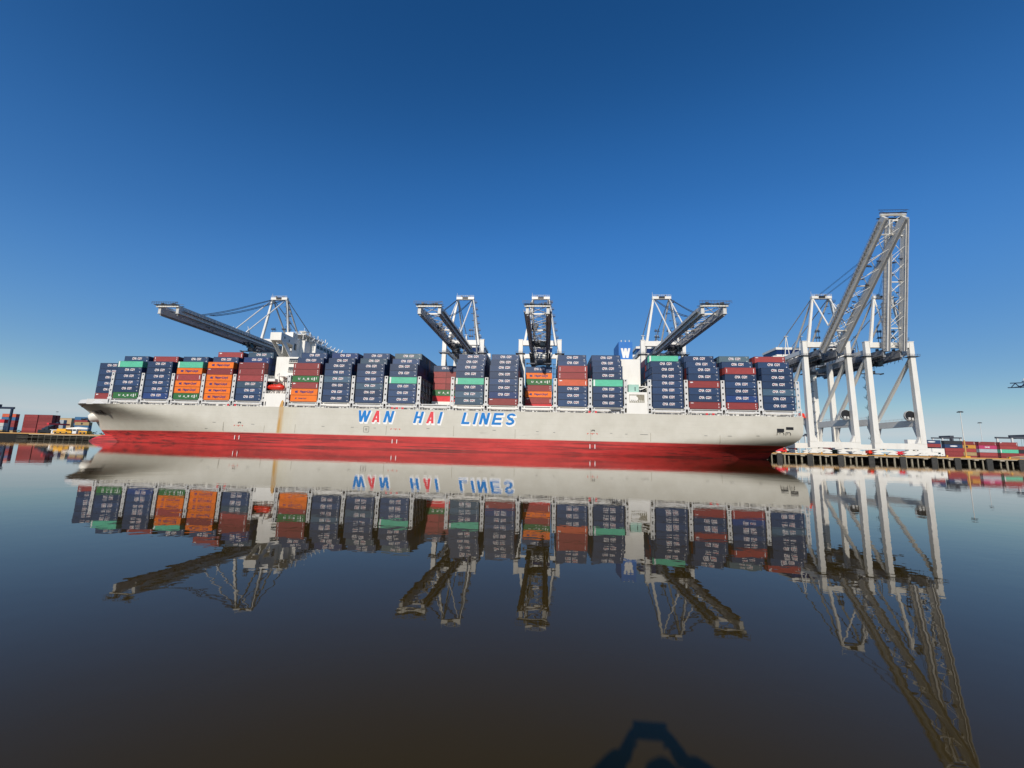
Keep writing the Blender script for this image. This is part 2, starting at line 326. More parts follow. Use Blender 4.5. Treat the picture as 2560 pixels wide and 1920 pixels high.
mb = MB(); zs = [-1.5, -0.6, 0, 0.6, 1.3, 2, 2.8, 3.6, 4.3, 5, 5.6, 6.3, 7.2, 8.2, 9.4, 10.8, 12.2, 13.6, 15, 16, 17.1]
ts = [0, .004, .01, .018, .028, .04, .055, .07, .09, .11, .13, .15, .175, .2, .225, .25, .28, .32, .4, .5, .6, .68, .74, .79, .82, .85, .875, .9, .92, .935, .95, .963, .975, .985, .993, 1]
for side in (-1, 1):
    g = []
    for z in zs:
        row = []
        for t in ts:
            zz = z; x = lerp_tab(z, XS)*(1-t)+lerp_tab(z, XE)*t
            if z == 17.1: zz = ztop(x); x = lerp_tab(zz, XS)*(1-t)+lerp_tab(zz, XE)*t
            row.append((x, 200+side*hb(x, zz), zz))
        g.append(row)
    vs = [p for row in g for p in row]; n = len(ts)
    fs = []
    for i in range(len(zs)-1):
        for j in range(n-1):
            q = (i*n+j, i*n+j+1, (i+1)*n+j+1, (i+1)*n+j); fs.append(q if side < 0 else q[::-1])
    mb.add(vs, fs)
# transom
tv = []
for z in zs: xe = lerp_tab(z, XE); tv += [(xe, 200-hb(xe, z), z), (xe, 200+hb(xe, z), z)]
mb.add(tv, [(2*i, 2*i+1, 2*i+3, 2*i+2) for i in range(len(zs)-1)])
# bulbous bow
nb, nr = 14, 20; bv = []
for i in range(nb+1):
    u = math.pi*0.62*i/nb; cx = -216.6-16.9*math.cos(u); rr = math.sin(u)
    for j in range(nr): a = 2*math.pi*j/nr; bv.append((cx, 200+4.6*rr*math.cos(a), -1.5+5.6*rr*math.sin(a)))
mb.add(bv, [(i*nr+j, i*nr+(j+1) % nr, (i+1)*nr+(j+1) % nr, (i+1)*nr+j) for i in range(nb) for j in range(nr)])
spart(mb, 'hull', 'hull', smooth=True)
# deck
dv = []; dx = [-238, -232, -225, -215, -205, -195, -150, -50, 50, 90, 98, 101.2]
for x in dx: b = hb(x, 17.0)-0.15; dv += [(x, 200-b, 16.9), (x, 200+b, 16.9)]
spart(MB().add(dv, [(2*i, 2*i+2, 2*i+3, 2*i+1) for i in range(len(dx)-1)]), 'deck', 'deck_red')
# bulwark at the bow, leaning in a little above the knuckle
mb = MB(); bx = [-242.2, -241, -239.5, -237, -233, -228, -222, -215, -209, -204.5, -199.5]
for side in (-1, 1):
    vs = []
    for x in bx:
        z0 = ztop(x); h = 1.9 if x < -205 else (1.5 if x < -202 else 0.0)
        vs += [(x, 200+side*hb(x, z0)*1.0, z0), (x+0.5, 200+side*max(0.2, hb(x, z0)-0.45), z0+h)]
        vs += [(x+0.3, 200+side*max(0.05, hb(x, z0)-0.3), z0)]
    fs = []
    for i in range(len(bx)-1):
        a, b = 3*i, 3*i+3; fs += [(a, b, b+1, a+1), (a+1, b+1, b+2, a+2)]
    mb.add(vs, fs)
spart(mb, 'bulwark', 'bridge_grey')
# anchor housing (white bulge) and anchor
mb = MB(); vs = []; n = 16
c0 = Vector((-230.4, 195.9, 11.4)); ax = Vector((-0.72, -0.60, -0.35)).normalized(); a1 = ax.cross(Vector((0, 0, 1))).normalized(); a2 = ax.cross(a1)
prof = [(-6.5, 2.6), (-3.0, 2.4), (-0.8, 2.0), (0.2, 1.5), (0.5, 0.7), (0.5, 0.0)]
for d, r in prof:
    for j in range(n): t = 2*math.pi*j/n; vs.append(c0+ax*d+a1*r*math.cos(t)+a2*r*1.15*math.sin(t))
mb.add(vs, [(i*n+j, i*n+(j+1) % n, (i+1)*n+(j+1) % n, (i+1)*n+j) for i in range(len(prof)-1) for j in range(n)])
spart(mb, 'anchor_pocket', 'ship_white', smooth=True)
mb = MB(); q = c0+ax*1.6
mb.bar(q-ax*1.5, q+ax*1.2, 0.45); mb.bar(q+ax*1.0+a1*1.7+Vector((0, 0, .2)), q+ax*1.0-a1*1.7+Vector((0, 0, .2)), 0.7); mb.bar(q+ax*1+a1*1.5, q-ax*0.7+a1*1.8, 0.5, w2=0.15); mb.bar(q+ax*1-a1*1.5, q-ax*0.7-a1*1.8, 0.5, w2=0.15)
spart(mb, 'anchor', 'black')

# --- hull lettering
def arc(cx, cz, rx, rz, a0, a1, n=10): return [(cx+rx*math.cos(R(a0+(a1-a0)*i/n)), cz+rz*math.sin(R(a0+(a1-a0)*i/n))) for i in range(n+1)]
def letter_polys(ch, w, h, s):
    """convex pieces of a heavy sans letter in a w x h box, stroke s"""
    P = []; q = lambda *a: P.append(list(a))
    if ch == 'I': q((w/2-s/2, 0), (w/2+s/2, 0), (w/2+s/2, h), (w/2-s/2, h))
    if ch == 'L': q((0, 0), (s, 0), (s, h), (0, h)); q((s, 0), (w, 0), (w, s*.85), (s, s*.85))
    if ch == 'H': q((0, 0), (s, 0), (s, h), (0, h)); q((w-s, 0), (w, 0), (w, h), (w-s, h)); q((s, h/2-s*.42), (w-s, h/2-s*.42), (w-s, h/2+s*.42), (s, h/2+s*.42))
    if ch == 'E':
        q((0, 0), (s, 0), (s, h), (0, h))
        for z in (0, h/2-s*.42, h-s*.85): q((s, z), (w*(0.92 if 0 < z < h*.7 else 1), z), (w*(0.92 if 0 < z < h*.7 else 1), z+s*.85), (s, z+s*.85))
    if ch == 'N': q((0, 0), (s, 0), (s, h), (0, h)); q((w-s, 0), (w, 0), (w, h), (w-s, h)); q((s*.0+0.02, h), (s*1.05, h), (w-.02, 0), (w-s*1.05, 0))
    if ch == 'A': q((0, 0), (s*1.1, 0), (w/2+s*.45, h), (w/2-s*.6, h)); q((w-s*1.1, 0), (w, 0), (w/2+s*.6, h), (w/2-s*.45, h)); q((w*.25, h*.2), (w*.75, h*.2), (w*.68, h*.2+s*.75), (w*.32, h*.2+s*.75))
    if ch == 'W':
        for a, b in ((0, .27), (.5, .27), (.5, .73), (1, .73)):
            ta = a*(w-s); tb = b*(w-s); q((ta, h), (ta+s, h), (tb+s, 0), (tb, 0))
    if ch == 'S':
        r = h/4+s*.10; cz1 = h-r; cz0 = r
        def band(pts):
            for (a, b), (c, d) in pts: pass
        def ring(cx, cz, rx, rz, a0, a1, n=9):
            o = arc(cx, cz, rx, rz, a0, a1, n); i_ = arc(cx, cz, rx-s, rz-s*.85, a0, a1, n)
            for k in range(n): q(o[k], o[k+1], i_[k+1], i_[k])
        ring(w/2, cz1, w/2, r, 12, 262); ring(w/2, cz0, w/2, r, -168, 82)
        q((w*.25, h/2-s*.40), (w*.72, h/2-s*.5), (w*.75, h/2+s*.38), (w*.28, h/2+s*.46))
    return P
LET = [('W', -80.74, -74.54), ('A', -74.14, -70.69), ('N', -69.1, -64.29), ('H', -56.07, -51.44), ('A', -50.43, -47.13), ('I', -45.6, -43.73),
       ('L', -35.49, -32.15), ('I', -30.56, -28.72), ('N', -28.0, -23.2), ('E', -22.68, -17.88), ('S', -17.11, -12.2)]
for ch, xa, xb in LET:
    h = 4.95; z0 = 11.35; sh = 0.23; s = 1.12; w = (xb-xa)-sh*h+(0.35 if ch == 'I' else 0)
    pol = letter_polys(ch, w, h, s)
    if ch == 'A': w = xb-xa-.05; s = .95; pol = letter_polys(ch, w, h, s)
    if ch == 'L': w = xb-xa+.1; pol = letter_polys(ch, w, h, s)
    if ch == 'E': w += .35; pol = letter_polys(ch, w, h, s)
    if ch == 'W': sh = 0.12; pol = letter_polys(ch, (xb-xa)-sh*h, h, s*.95)
    f = (lambda a, b, y: (xa+a+(.16 if ch == 'A' else sh)*b, y, z0+b))
    b_ = MB(); w_ = MB(); k = 0
    for p in pol:
        b_.add([f(a, b, 174.43-0.004*k) for a, b in p], [tuple(range(len(p)))]); k += 1
    k = 0
    for d in (0.0, 0.22, 0.44, 0.66):
        for p in pol:
            cx = sum(a for a, b in p)/len(p); cz = sum(b for a, b in p)/len(p)
            g = lambda a, c: c+(a-c)+ (0.13 if a > c else -0.13)
            w_.add([f(g(a, cx)+d*.85, g(b, cz)-d, 174.485-0.0007*k) for a, b in p], [tuple(range(len(p)))]); k += 1
    o = spart(b_, 'lettering', 'letter_red' if ch == 'A' else 'letter_blue'); spart(w_, 'letter_shadow', 'letter_white', o)
def on_hull(mb, tm, x0, z0, off=0.06, shear=0): put_text(mb, tm, lambda a, b: (x0+a+shear*b, hy(x0+a+shear*b, z0+b)-off, z0+b))
mb = MB(); on_hull(mb, text_mesh('WAN HAI', 2.4, bold=0.08, width=13.0), -223, 13.0, 0.3, 0.1); spart(mb, 'ship_name', 'dark_text')
# tug and load marks
for i, x in enumerate((-133.9, -63.5, 18.9)):
    mb = MB()
    for a, b, c, d in ((-2.1, -1.8, 0, .5), (-1.8, -1.5, .3, .55), (-.9, .9, .3, .5), (-.12, .12, -.15, .3), (1.5, 1.8, .3, .55), (1.8, 2.1, 0, .5)):
        mb.box(x+a, x+b, 174.44, 174.49, 8.3+c, 8.3+d)
    spart(mb, 'tug_mark', 'mark_red')
    for a in (-1.0, 1.0): mb = MB(); mb.box(x+a-.13, x+a+.13, 174.4, 174.49, 2.6, 4.3); spart(mb, 'draught_mark', 'letter_white')
    if i != 1:
        mb = MB(); mb.box(x-.2, x+.9, 174.42, 174.49, 9.9, 10.2); mb.box(x-.35, x-.05, 174.42, 174.49, 9.5, 9.95); mb.box(x+.6, x+1, 174.42, 174.49, 9.6, 9.95); spart(mb, 'hull_fitting', 'black')
mb = MB()
for a, b, c, d in ((-1.1, 1.1, 1.1, 1.22), (-1.1, 1.1, -1.22, -1.1), (-1.22, -1.1, -1.1, 1.1), (1.1, 1.22, -1.1, 1.1), (-.45, .45, .25, .42), (-.55, .5, -.35, -.1)): mb.box(-76.2+a, -76.2+b, 174.44, 174.49, 8.2+c, 8.2+d)
spart(mb, 'pilot_mark', 'dark_text')
mb = MB()
for x, z, l in ((-150, 6.9, 5.5), (-146, 9.7, 1.3), (-128, 9.2, 1.4), (-96, 9.0, 1.2), (-83, 8.9, 1.3), (-73, 8.8, 1.0), (-50, 9.1, 1.2), (-22, 9.0, 1.3), (-4, 8.9, 1.0), (3, 8.7, .8), (26, 8.9, .9), (32, 8.7, .9), (38, 8.7, 3.0), (63, 8.8, 1.2), (72, 8.9, 1.5), (83, 9.2, 1.2)):
    mb.box(x, x+l, hy(x, z)-.10, hy(x, z)+.1, z, z+.12)
spart(mb, 'hull_fitting', 'rope')
mb = MB()
for x, z0, z1 in ((-141, 6.2, 10), (-122, 6.0, 8.8), (-108, 6, 9.6), (-67.5, 6, 9.9), (-38.5, 6.2, 10.5), (-12.7, 6, 9.6), (18.2, 6, 10.4), (42, 6, 9.4), (69, 6.2, 9.2)):
    mb.box(x, x+.12, 174.45, 174.49, z0, z1)
spart(mb, 'drain_streak', 'pile')
mb = MB()
for xa, xb, za, zb in ((90.9, 93.65, 11.0, 12.3), (94.4, 97.3, 11.9, 13.0)):
    mb.add([(x, hy(x, z)-.05, z) for x, z in ((xa, za), (xb, za), (xb, zb), (xa, zb))], [(0, 1, 2, 3)])
spart(mb, 'mooring_port', 'black')
for xc, zc, rr in ((92.2, 10.3, 1.3), (95.2, 10.3, 0.9)):
    mb = MB(); pts = [(xc-rr, zc-.5), (xc-rr, zc+.55), (xc+rr*.6, zc+.6), (xc+rr, zc+.2), (xc+rr, zc-.4)]
    for a, b in zip(pts, pts[1:]): mb.bar((a[0], hy(a[0], a[1])-.1, a[1]), (b[0], hy(b[0], b[1])-.1, b[1]), .16)
    mb.bar((xc-.35, hy(xc, zc)-.1, zc), (xc-.1, hy(xc, zc)-.1, zc+.2), .18)
    spart(mb, 'chock', 'dark_text')

# --- deck fittings
BAYX = {1: -211.4, 2: -196.6, 3: -181.87, 4: -167.11, 5: -152.46, 6: -137.58, 7: -111.92, 8: -97.33, 9: -82.66, 10: -67.95, 11: -53.35, 12: -38.75,
        13: -24.19, 14: -9.7, 15: 4.8, 16: 19.27, 17: 43.48, 18: 57.98, 19: 72.38, 20: 86.7}
CL = 12.19; Y0 = 175.08; RP = 2.5; ZB = 19.66; TH = 2.88
for b, x in BAYX.items():
    m = MB(); m.box(x+.1, x+CL-.1, 177.0, 224.5, 16.95, 19.35); spart(m, 'hatch_cover', 'bridge_grey')
    if b > 1:
        m = MB(); m.box(x-.35, x+CL+.35, 175.0, 175.5, 18.15, 18.85); m.box(x-.2, x+CL+.2, 175.5, 177.2, 19.25, 19.6)
        for a in (0.6, CL-0.6): m.box(x+a-.2, x+a+.2, 175.55, 176.6, 16.95, 19.25)
        spart(m, 'container_support', 'ship_white' if b in (12, 13, 14, 15, 8) else 'bridge_grey')
m = MB(); rnd = random.Random(3)
for i in range(250):
    x = rnd.uniform(-196, 99); w = rnd.choice((.15, .3, .5, 1.2)); h = rnd.uniform(.25, 1.0)
    if -125 < x < -113 or 31.5 < x < 43: continue
    m.box(x, x+w, 174.8, 175.0, 16.95, 17.1+h*.75)
m.rail([(-196, 174.65, 17.1), (-126, 174.65, 17.1)], 1.0, 1.5, .03); m.rail([(-113, 174.65, 17.1), (31, 174.65, 17.1)], 1.0, 1.5, .03); m.rail([(42.5, 174.65, 17.1), (100, 174.65, 17.1)], 1.0, 1.5, .03)
spart(m, 'deck_railing', 'ship_white')
m = MB()
for x in (-140.5, -137.2, 17.3, 19.9, 64, 66.5, -66, -64, -61.5): m = MB(); m.box(x, x+.9, 174.6, 174.78, 17.15, 17.9); spart(m, 'fire_locker', 'letter_red')
m = MB(); m.box(26.5, 30.5, 175.0, 176.2, 17.0, 18.6); m.box(25.9, 30.9, 174.9, 176.3, 18.6, 18.75); spart(m, 'deck_house', 'steel_blue')
# lashing bridges
def lashing_bridge(xc, rows=(0, 20), wide=1.45):
    m = MB(); y = Y0-.13+rows[0]*RP; h0, h1 = 20.1, 31.4; w = wide/2
    m.box(xc-w, xc-w+.42, y, y+.5, h0, h1); m.box(xc+w-.42, xc+w, y, y+.5, h0, h1)
    z = h0
    for hz in (20.5, 23.0, 25.4, 27.9, 30.3):
        m.box(xc-w+.42, xc+w-.42, y+.02, y+.48, z, hz); z = hz+.75
    m.box(xc-w+.42, xc+w-.42, y+.02, y+.48, z, h1)
    # splayed foot
    m.box(xc-w-.35, xc+w+.35, y-.02, y+.52, 19.3, 20.1)
    for s in (-1, 1): m.bar((xc+s*(w+.05), y+.25, 16.95), (xc+s*(w-.1), y+.25, 19.3), .42, .5)
    m.box(xc-w+.1, xc+w-.1, y+.05, y+.45, 17.0, 17.5)
    p = spart(m, 'lashing_bridge', 'bridge_grey')
    m = MB()
    for zz in (22.6, 25.5, 28.4, 31.2): m.box(xc-.62, xc+.62, y+.52, 200+hb(xc, 17)-1.0, zz-.16, zz)
    spart(m, 'walkway', 'crane_dark', p)
    m = MB()
    for r in range(2, 20, 2):
        yy = Y0+r*RP-.1
        if rows[0] < r < 20-rows[0]: m.box(xc-.5, xc-.3, yy, yy+.25, 16.95, 31.0); m.box(xc+.3, xc+.5, yy, yy+.25, 16.95, 31.0)
    spart(m, 'post', 'bridge_grey', p)
posts = [(-213.4, 3), (-197.9, 0)]+[((BAYX[b]+CL+BAYX[b+1])/2, 0) for b in (2, 3, 4, 5)]+[(-124.3, 0), (-113.3, 0)]+[((BAYX[b]+CL+BAYX[b+1])/2, 0) for b in range(7, 16)]+[(32.6, 0), (42.2, 0)]+[((BAYX[b]+CL+BAYX[b+1])/2, 0) for b in (17, 18, 19)]+[(100.1, 0)]
for x, r in posts: lashing_bridge(x, (r, 20))

# --- forward accommodation tower and bridge
TW = MB().box(-123.6, -113.1, 180.0, 222, 16.95, 40.6); TW.box(-123.4, -117.0, 190, 224, 40.6, 47.2)
tower = spart(TW, 'accommodation_tower', 'ship_white')
for z in (26.5, 30.3, 34.2, 38.2):
    m = MB(); m.box(-117.4, -113.4, 179.9, 179.985, z, z+1.6); spart(m, 'window', 'glass_dark', tower)
m = MB()
for z in (26.2, 30.0, 33.9, 37.9):
    m.rail([(-117.5, 179.3, z), (-113.1, 179.3, z)], 1.0, 1.1, .04); m.box(-117.6, -113.1, 179.2, 180, z-.15, z)
spart(m, 'balcony', 'ship_white', tower)
m = MB(); m.box(-124.6, -119.4, 175.2, 190, 47.3, 50.9)
m.box(-124.5, -117.0, 190.01, 195, 47.21, 51.0); m.box(-124.5, -114.3, 195, 226.5, 44.5, 51.1)
bh = spart(m, 'wheelhouse', 'ship_white', tower)
for x in (-124.55, -119.7):
    m = MB(); m.prism([(176.0, 47.29), (179.0, 47.29), (184.4, 42.9), (184.4, 47.29), (189.9, 47.29), (189.9, 40.61), (183.6, 40.61)], x, x+.3, 'yz')
    spart(m, 'wing_bracket', 'ship_white', tower)
m = MB()
for y0, y1, z0, z1 in ((177.6, 178.1, 48.6, 49.6), (181, 181.5, 48, 49), (185.4, 187.2, 45.2, 48.4)): m.box(-119.39, -119.33, y0, y1, z0, z1)
for k in range(9): m.box(-114.28, -114.22, 196+k*3.2, 198.4+k*3.2, 48.6, 50.2)
m.box(-124.68, -124.6, 176, 226, 48.8, 50.2)
spart(m, 'bridge_window', 'glass_dark', tower)
m = MB(); m.box(-123.5, -119.6, 184, 188, 50.92, 53.4); m.box(-124.5, -116, 188, 206, 53.4, 53.65)
for k in range(7): a = 188+k*2.8; m.bar((-117, a, 51), (-117, a, 53.5), .25); m.tube((-118+k*.5, a, 53.6), (-118+k*.5, a, 54.6+(k*37 % 5)*.35), .22, n=6)
m.rail([(-124, 188, 53.65), (-116.2, 188, 53.65), (-116.2, 206, 53.65)], 1.0, 1.5, .05)
m.rail([(-114.4, 192, 51.1), (-114.4, 226, 51.2)], 1.05, 1.6, .06)
for k in range(8): a = 193+k*4.1; m.bar((-115.5, a, 51.2), (-114.2, a+.3, 53.0+(k*53 % 4)*.3), .28); m.box(-116.4, -115.2, a, a+.9, 51.2, 52.1)
spart(m, 'compass_deck', 'ship_white', tower)
m = MB()
for s in (0, 1):
    y = 190.5+s*7; m.bar((-119.5, y, 51), (-120.5, 194, 56.5), .45, w2=.3)
m.bar((-116.5, 194, 51), (-120.3, 194, 56.3), .45, w2=.3)
for z, w in ((54.6, 2.2), (56.3, 1.4)): m.box(-121.5-w/2, -119.5+w/2, 194-w, 194+w, z, z+.2)
m.box(-121, -120.2, 191.6, 196.4, 55.4, 55.8); m.tube((-120.5, 194, 56.5), (-120.5, 194, 58.5), .08, n=5)
spart(m, 'radar_mast', 'ship_white', tower)
# lower white block with rust run, davit platform
m = MB(); m.box(-123.5, -113.9, 174.62, 179.9, 17.0, 22.8); m.box(-123.7, -113.7, 174.6, 180, 22.8, 23.0)
lb = spart(m, 'deck_locker', 'ship_white')
m = MB(); m.box(-123.0, -122.6, 174.58, 174.61, 17.6, 19.3); m.box(-114.6, -114.3, 174.58, 174.61, 17.5, 19.3); spart(m, 'doorway', 'black', lb)
m = MB(); m.add([(-116.2, 174.605, 17.0), (-114.3, 174.605, 17.0), (-114.2, 174.605, 19.0), (-114.9, 174.605, 20.2), (-115.5, 174.605, 19.6), (-115.9, 174.605, 18.2)], [(0, 1, 2, 3, 4, 5)]); spart(m, 'rust_stain', 'kerb_yellow', lb)
m = MB()
for x in (-122.6, -116.6): m.bar((x, 178.6, 23), (x, 178.6, 29.5), .4); m.bar((x, 178.6, 29.3), (x, 175.4, 28.6), .4); m.bar((x, 178.6, 25), (x, 176.3, 23), .3)
m.box(-125.0, -120.2, 175.5, 179.6, 28.5, 29.7); m.rail([(-125, 175.6, 29.7), (-120.2, 175.6, 29.7)], 1.1, .8, .05); m.rail([(-123.3, 174.8, 23), (-114, 174.8, 23)], 1.0, 1.2, .05)
for i in range(10): m.box(-123+i*.85, -122.6+i*.85, 177+((i*7) % 3)*.5, 177.6+((i*7) % 3)*.5, 23, 23.6+((i*5) % 4)*.4)
m.bar((-119.8, 179.2, 31.8), (-114.2, 175.3, 30.2), .3); m.bar((-120.2, 179.9, 28), (-119.8, 176.2, 31.8), .35); m.bar((-119.6, 176.6, 32.4), (-119.0, 176.6, 28.4), .5)
m.box(-119.6, -114.6, 176.4, 179.9, 30.9, 31.2)
spart(m, 'boat_davit', 'ship_white')
def lifeboat(loc, label, s=1.0):
    e = empty('lifeboat', loc, label, 'lifeboat'); m = MB(); n = 14; st = [(-3.9, .15, .3), (-3.4, .85, .95), (-2, 1.3, 1.25), (0, 1.4, 1.3), (2, 1.35, 1.3), (3.3, 1.0, 1.1), (3.9, .3, .5)]
    vs = []
    for x, w, h in st:
        for j in range(n): t = 2*math.pi*j/n; vs.append((x*s, math.cos(t)*w*s, (1.35+math.sin(t)*h*(1 if math.sin(t) > 0 else .9))*s))
    m.add(vs, [(i*n+j, (i+1)*n+j, (i+1)*n+(j+1) % n, i*n+(j+1) % n) for i in range(len(st)-1) for j in range(n)]+[tuple(range(n)), tuple(range((len(st)-1)*n, len(st)*n))[::-1]])
    m.build('hull', 'boat_red', e, True)
    MB().box(1.2*s, 2.6*s, -.7*s, .7*s, 2.3*s, 3.0*s).build('cockpit', 'boat_red', e)
    m = MB(); m.box(1.25*s, 2.5*s, -.72*s, -.705*s, 2.6*s, 2.85*s)
    for x in (-2, -.8, .4): m.box(x*s, (x+.5)*s, -1.30*s, -1.25*s, 1.75*s, 2.0*s)
    m.build('window', 'glass_dark', e)
    MB().box(-3.5*s, 3.5*s, -1.45*s, -1.36*s, 1.2*s, 1.3*s).build('fender_strip', 'boat_red', e)
    return e
lifeboat((-120.1, 176.7, 24.6), 'red enclosed lifeboat hung beside the forward white tower')

# --- engine casing, funnel, aft blocks
m = MB(); m.box(32.2, 40.4, 183, 217, 16.95, 41.6); casing = spart(m, 'engine_casing', 'ship_white')
m = MB(); m.prism([(31.6, 41.6), (37.6, 41.6), (37.6, 49.8), (31.6, 49.8)], 184.5, 198, 'xz'); fun = spart(m, 'funnel', 'funnel_blue')
m = MB(); h = 4.4; w = 4.1
for k, p in enumerate(letter_polys('W', w, h, .95)): m.add([(32.5+a, 184.44-.004*k, 42.5+b) for a, b in p], [tuple(range(len(p)))])
spart(m, 'emblem', 'letter_white', fun)
m = MB()
for x, r, h in ((33.2, .22, 1.4), (34.2, .16, .6), (35.0, .22, 1.3), (36.7, .2, 1.4)): m.tube((x, 187, 49.8), (x, 187, 49.8+h), r)
spart(m, 'exhaust_pipe', 'far_white', fun)
m = MB(); m.box(32.9, 41.2, 174.62, 180, 17.0, 26.0); aft = spart(m, 'winch_block', 'ship_white')
m = MB(); m.box(33.9, 40.0, 174.56, 174.6, 21.7, 25.0); spart(m, 'opening', 'pile', aft)
m = MB(); m.box(34.0, 36.8, 174.5, 174.555, 22.2, 24.6); m.tube((36.6, 174.6, 23.3), (36.6, 174.52, 23.3), .9, n=12)
for i in range(8): m.box(34+i*.75, 34.25+i*.75, 174.5, 174.555, 21.8, 22.4+((i*3) % 4)*.15)
spart(m, 'machinery', 'ship_white', aft)
m = MB(); m.box(34.0, 38.2, 176.2, 182.4, 26.0, 29.4); mb_ = spart(m, 'store_house', 'mint_pale')
m = MB(); m.box(36.5, 36.8, 176.15, 176.19, 26.7, 28.4); spart(m, 'doorway', 'glass_dark', mb_)
m = MB()
for zz in (18.5, 21.5, 24.5, 27.5): m.box(41.25, 43.1, 176, 182, zz, zz+.15); m.bar((41.4, 175.9, zz), (43.0, 175.9, zz+3), .18)
for xx in (41.4, 43.0): m.bar((xx, 175.8, 17), (xx, 175.8, 28.5), .2)
m.bar((38.5, 176, 27.2), (43.6, 176.5, 29.2), .35); m.box(39, 43.5, 177, 182, 28.6, 28.9)
spart(m, 'stairway', 'ship_white')

# ---------------------------------------------------------------- containers
def cont_meshes(L, W, H):
    D = {}
    m = MB(); d = 0.035; x0, x1 = -L/2+.14, L/2-.14; n = int((x1-x0)/.30); pts = []
    for i in range(n):
        a = x0+(x1-x0)*i/n; p = (x1-x0)/n; pts += [(a, 0), (a+.25*p, 0), (a+.4*p, d), (a+.85*p, d)]
    pts.append((x1, 0)); za, zb = .16, H-.12
    for sy in (-1, 1):
        vs = [(x, sy*(W/2-.025-o), z) for z in (za, zb) for x, o in pts]; k = len(pts)
        fs = [(i, i+1, k+i+1, k+i) for i in range(k-1)]
        m.add(vs, fs if sy < 0 else [f[::-1] for f in fs])
    vs = []; ne = 9; pe = []
    for i in range(ne):
        a = -W/2+.12+(W-.24)*i/ne; p = (W-.24)/ne; pe += [(a, 0), (a+.25*p, 0), (a+.4*p, d), (a+.85*p, d)]
    pe.append((W/2-.12, 0)); k = len(pe)
    m.add([(-L/2+.04+o, y, z) for z in (za, zb) for y, o in pe], [(i, k+i, k+i+1, i+1) for i in range(k-1)])
    m.add([(-L/2+.05, -W/2+.05, H-.03), (L/2-.05, -W/2+.05, H-.03), (L/2-.05, W/2-.05, H-.03), (-L/2+.05, W/2-.05, H-.03)], [(0, 1, 2, 3)])
    m.add([(-L/2+.05, -W/2+.05, .1), (L/2-.05, -W/2+.05, .1), (L/2-.05, W/2-.05, .1), (-L/2+.05, W/2-.05, .1)], [(3, 2, 1, 0)])
    D['panels'] = m
    m = MB()
    for sx in (-1, 1):
        for sy in (-1, 1):
            xa, xb = sorted((sx*(L/2-.16), sx*L/2)); ya, yb = sorted((sy*(W/2-.14), sy*W/2))
            m.box(xa, xb, ya, yb, 0.004, H-.004)
        xa, xb = sorted((sx*(L/2-.1), sx*(L/2-.003)))
        m.box(xa, xb, -W/2+.14, W/2-.14, .01, .16); m.box(xa, xb, -W/2+.14, W/2-.14, H-.12, H-.01)
    for sy in (-1, 1):
        ya, yb = sorted((sy*(W/2-.09), sy*(W/2-.003))); m.box(-L/2+.16, L/2-.16, ya, yb, .01, .16); m.box(-L/2+.16, L/2-.16, ya, yb, H-.12, H-.01)
    D['frame'] = m
    for nm, s in (('doorL', -1), ('doorR', 1)):
        m = MB(); y0, y1 = sorted((s*.01, s*(W/2-.145))); m.box(L/2-.09, L/2-.035, y0, y1, .165, H-.125)
        for f in (.3, .7): y = y0+(y1-y0)*f; m.box(L/2-.034, L/2+.0, y-.025, y+.025, .1, H-.06); m.box(L/2-.034, L/2+.0, y-.12, y+.12, H*.42, H*.42+.05)
        m.add([(L/2-.03, y0+.12, H*.72), (L/2-.03, y1-.12, H*.72), (L/2-.03, y1-.12, H*.85), (L/2-.03, y0+.12, H*.85)], [(0, 1, 2, 3)])
        D[nm] = m
    return D
HC = 2.81; WC = 2.44
CM40 = cont_meshes(CL, WC, HC); CM26 = cont_meshes(CL, WC, 2.59); CM20 = cont_meshes(6.06, WC, HC)
MC = {}
def cmesh(kind, tier, code):
    k = (kind, tier, code)
    if k not in MC: MC[k] = {'40': CM40, '26': CM26, '20': CM20}[tier][kind].mesh(kind, ('frame_' if kind == 'frame' else 'paint_')+code)
    return MC[k]
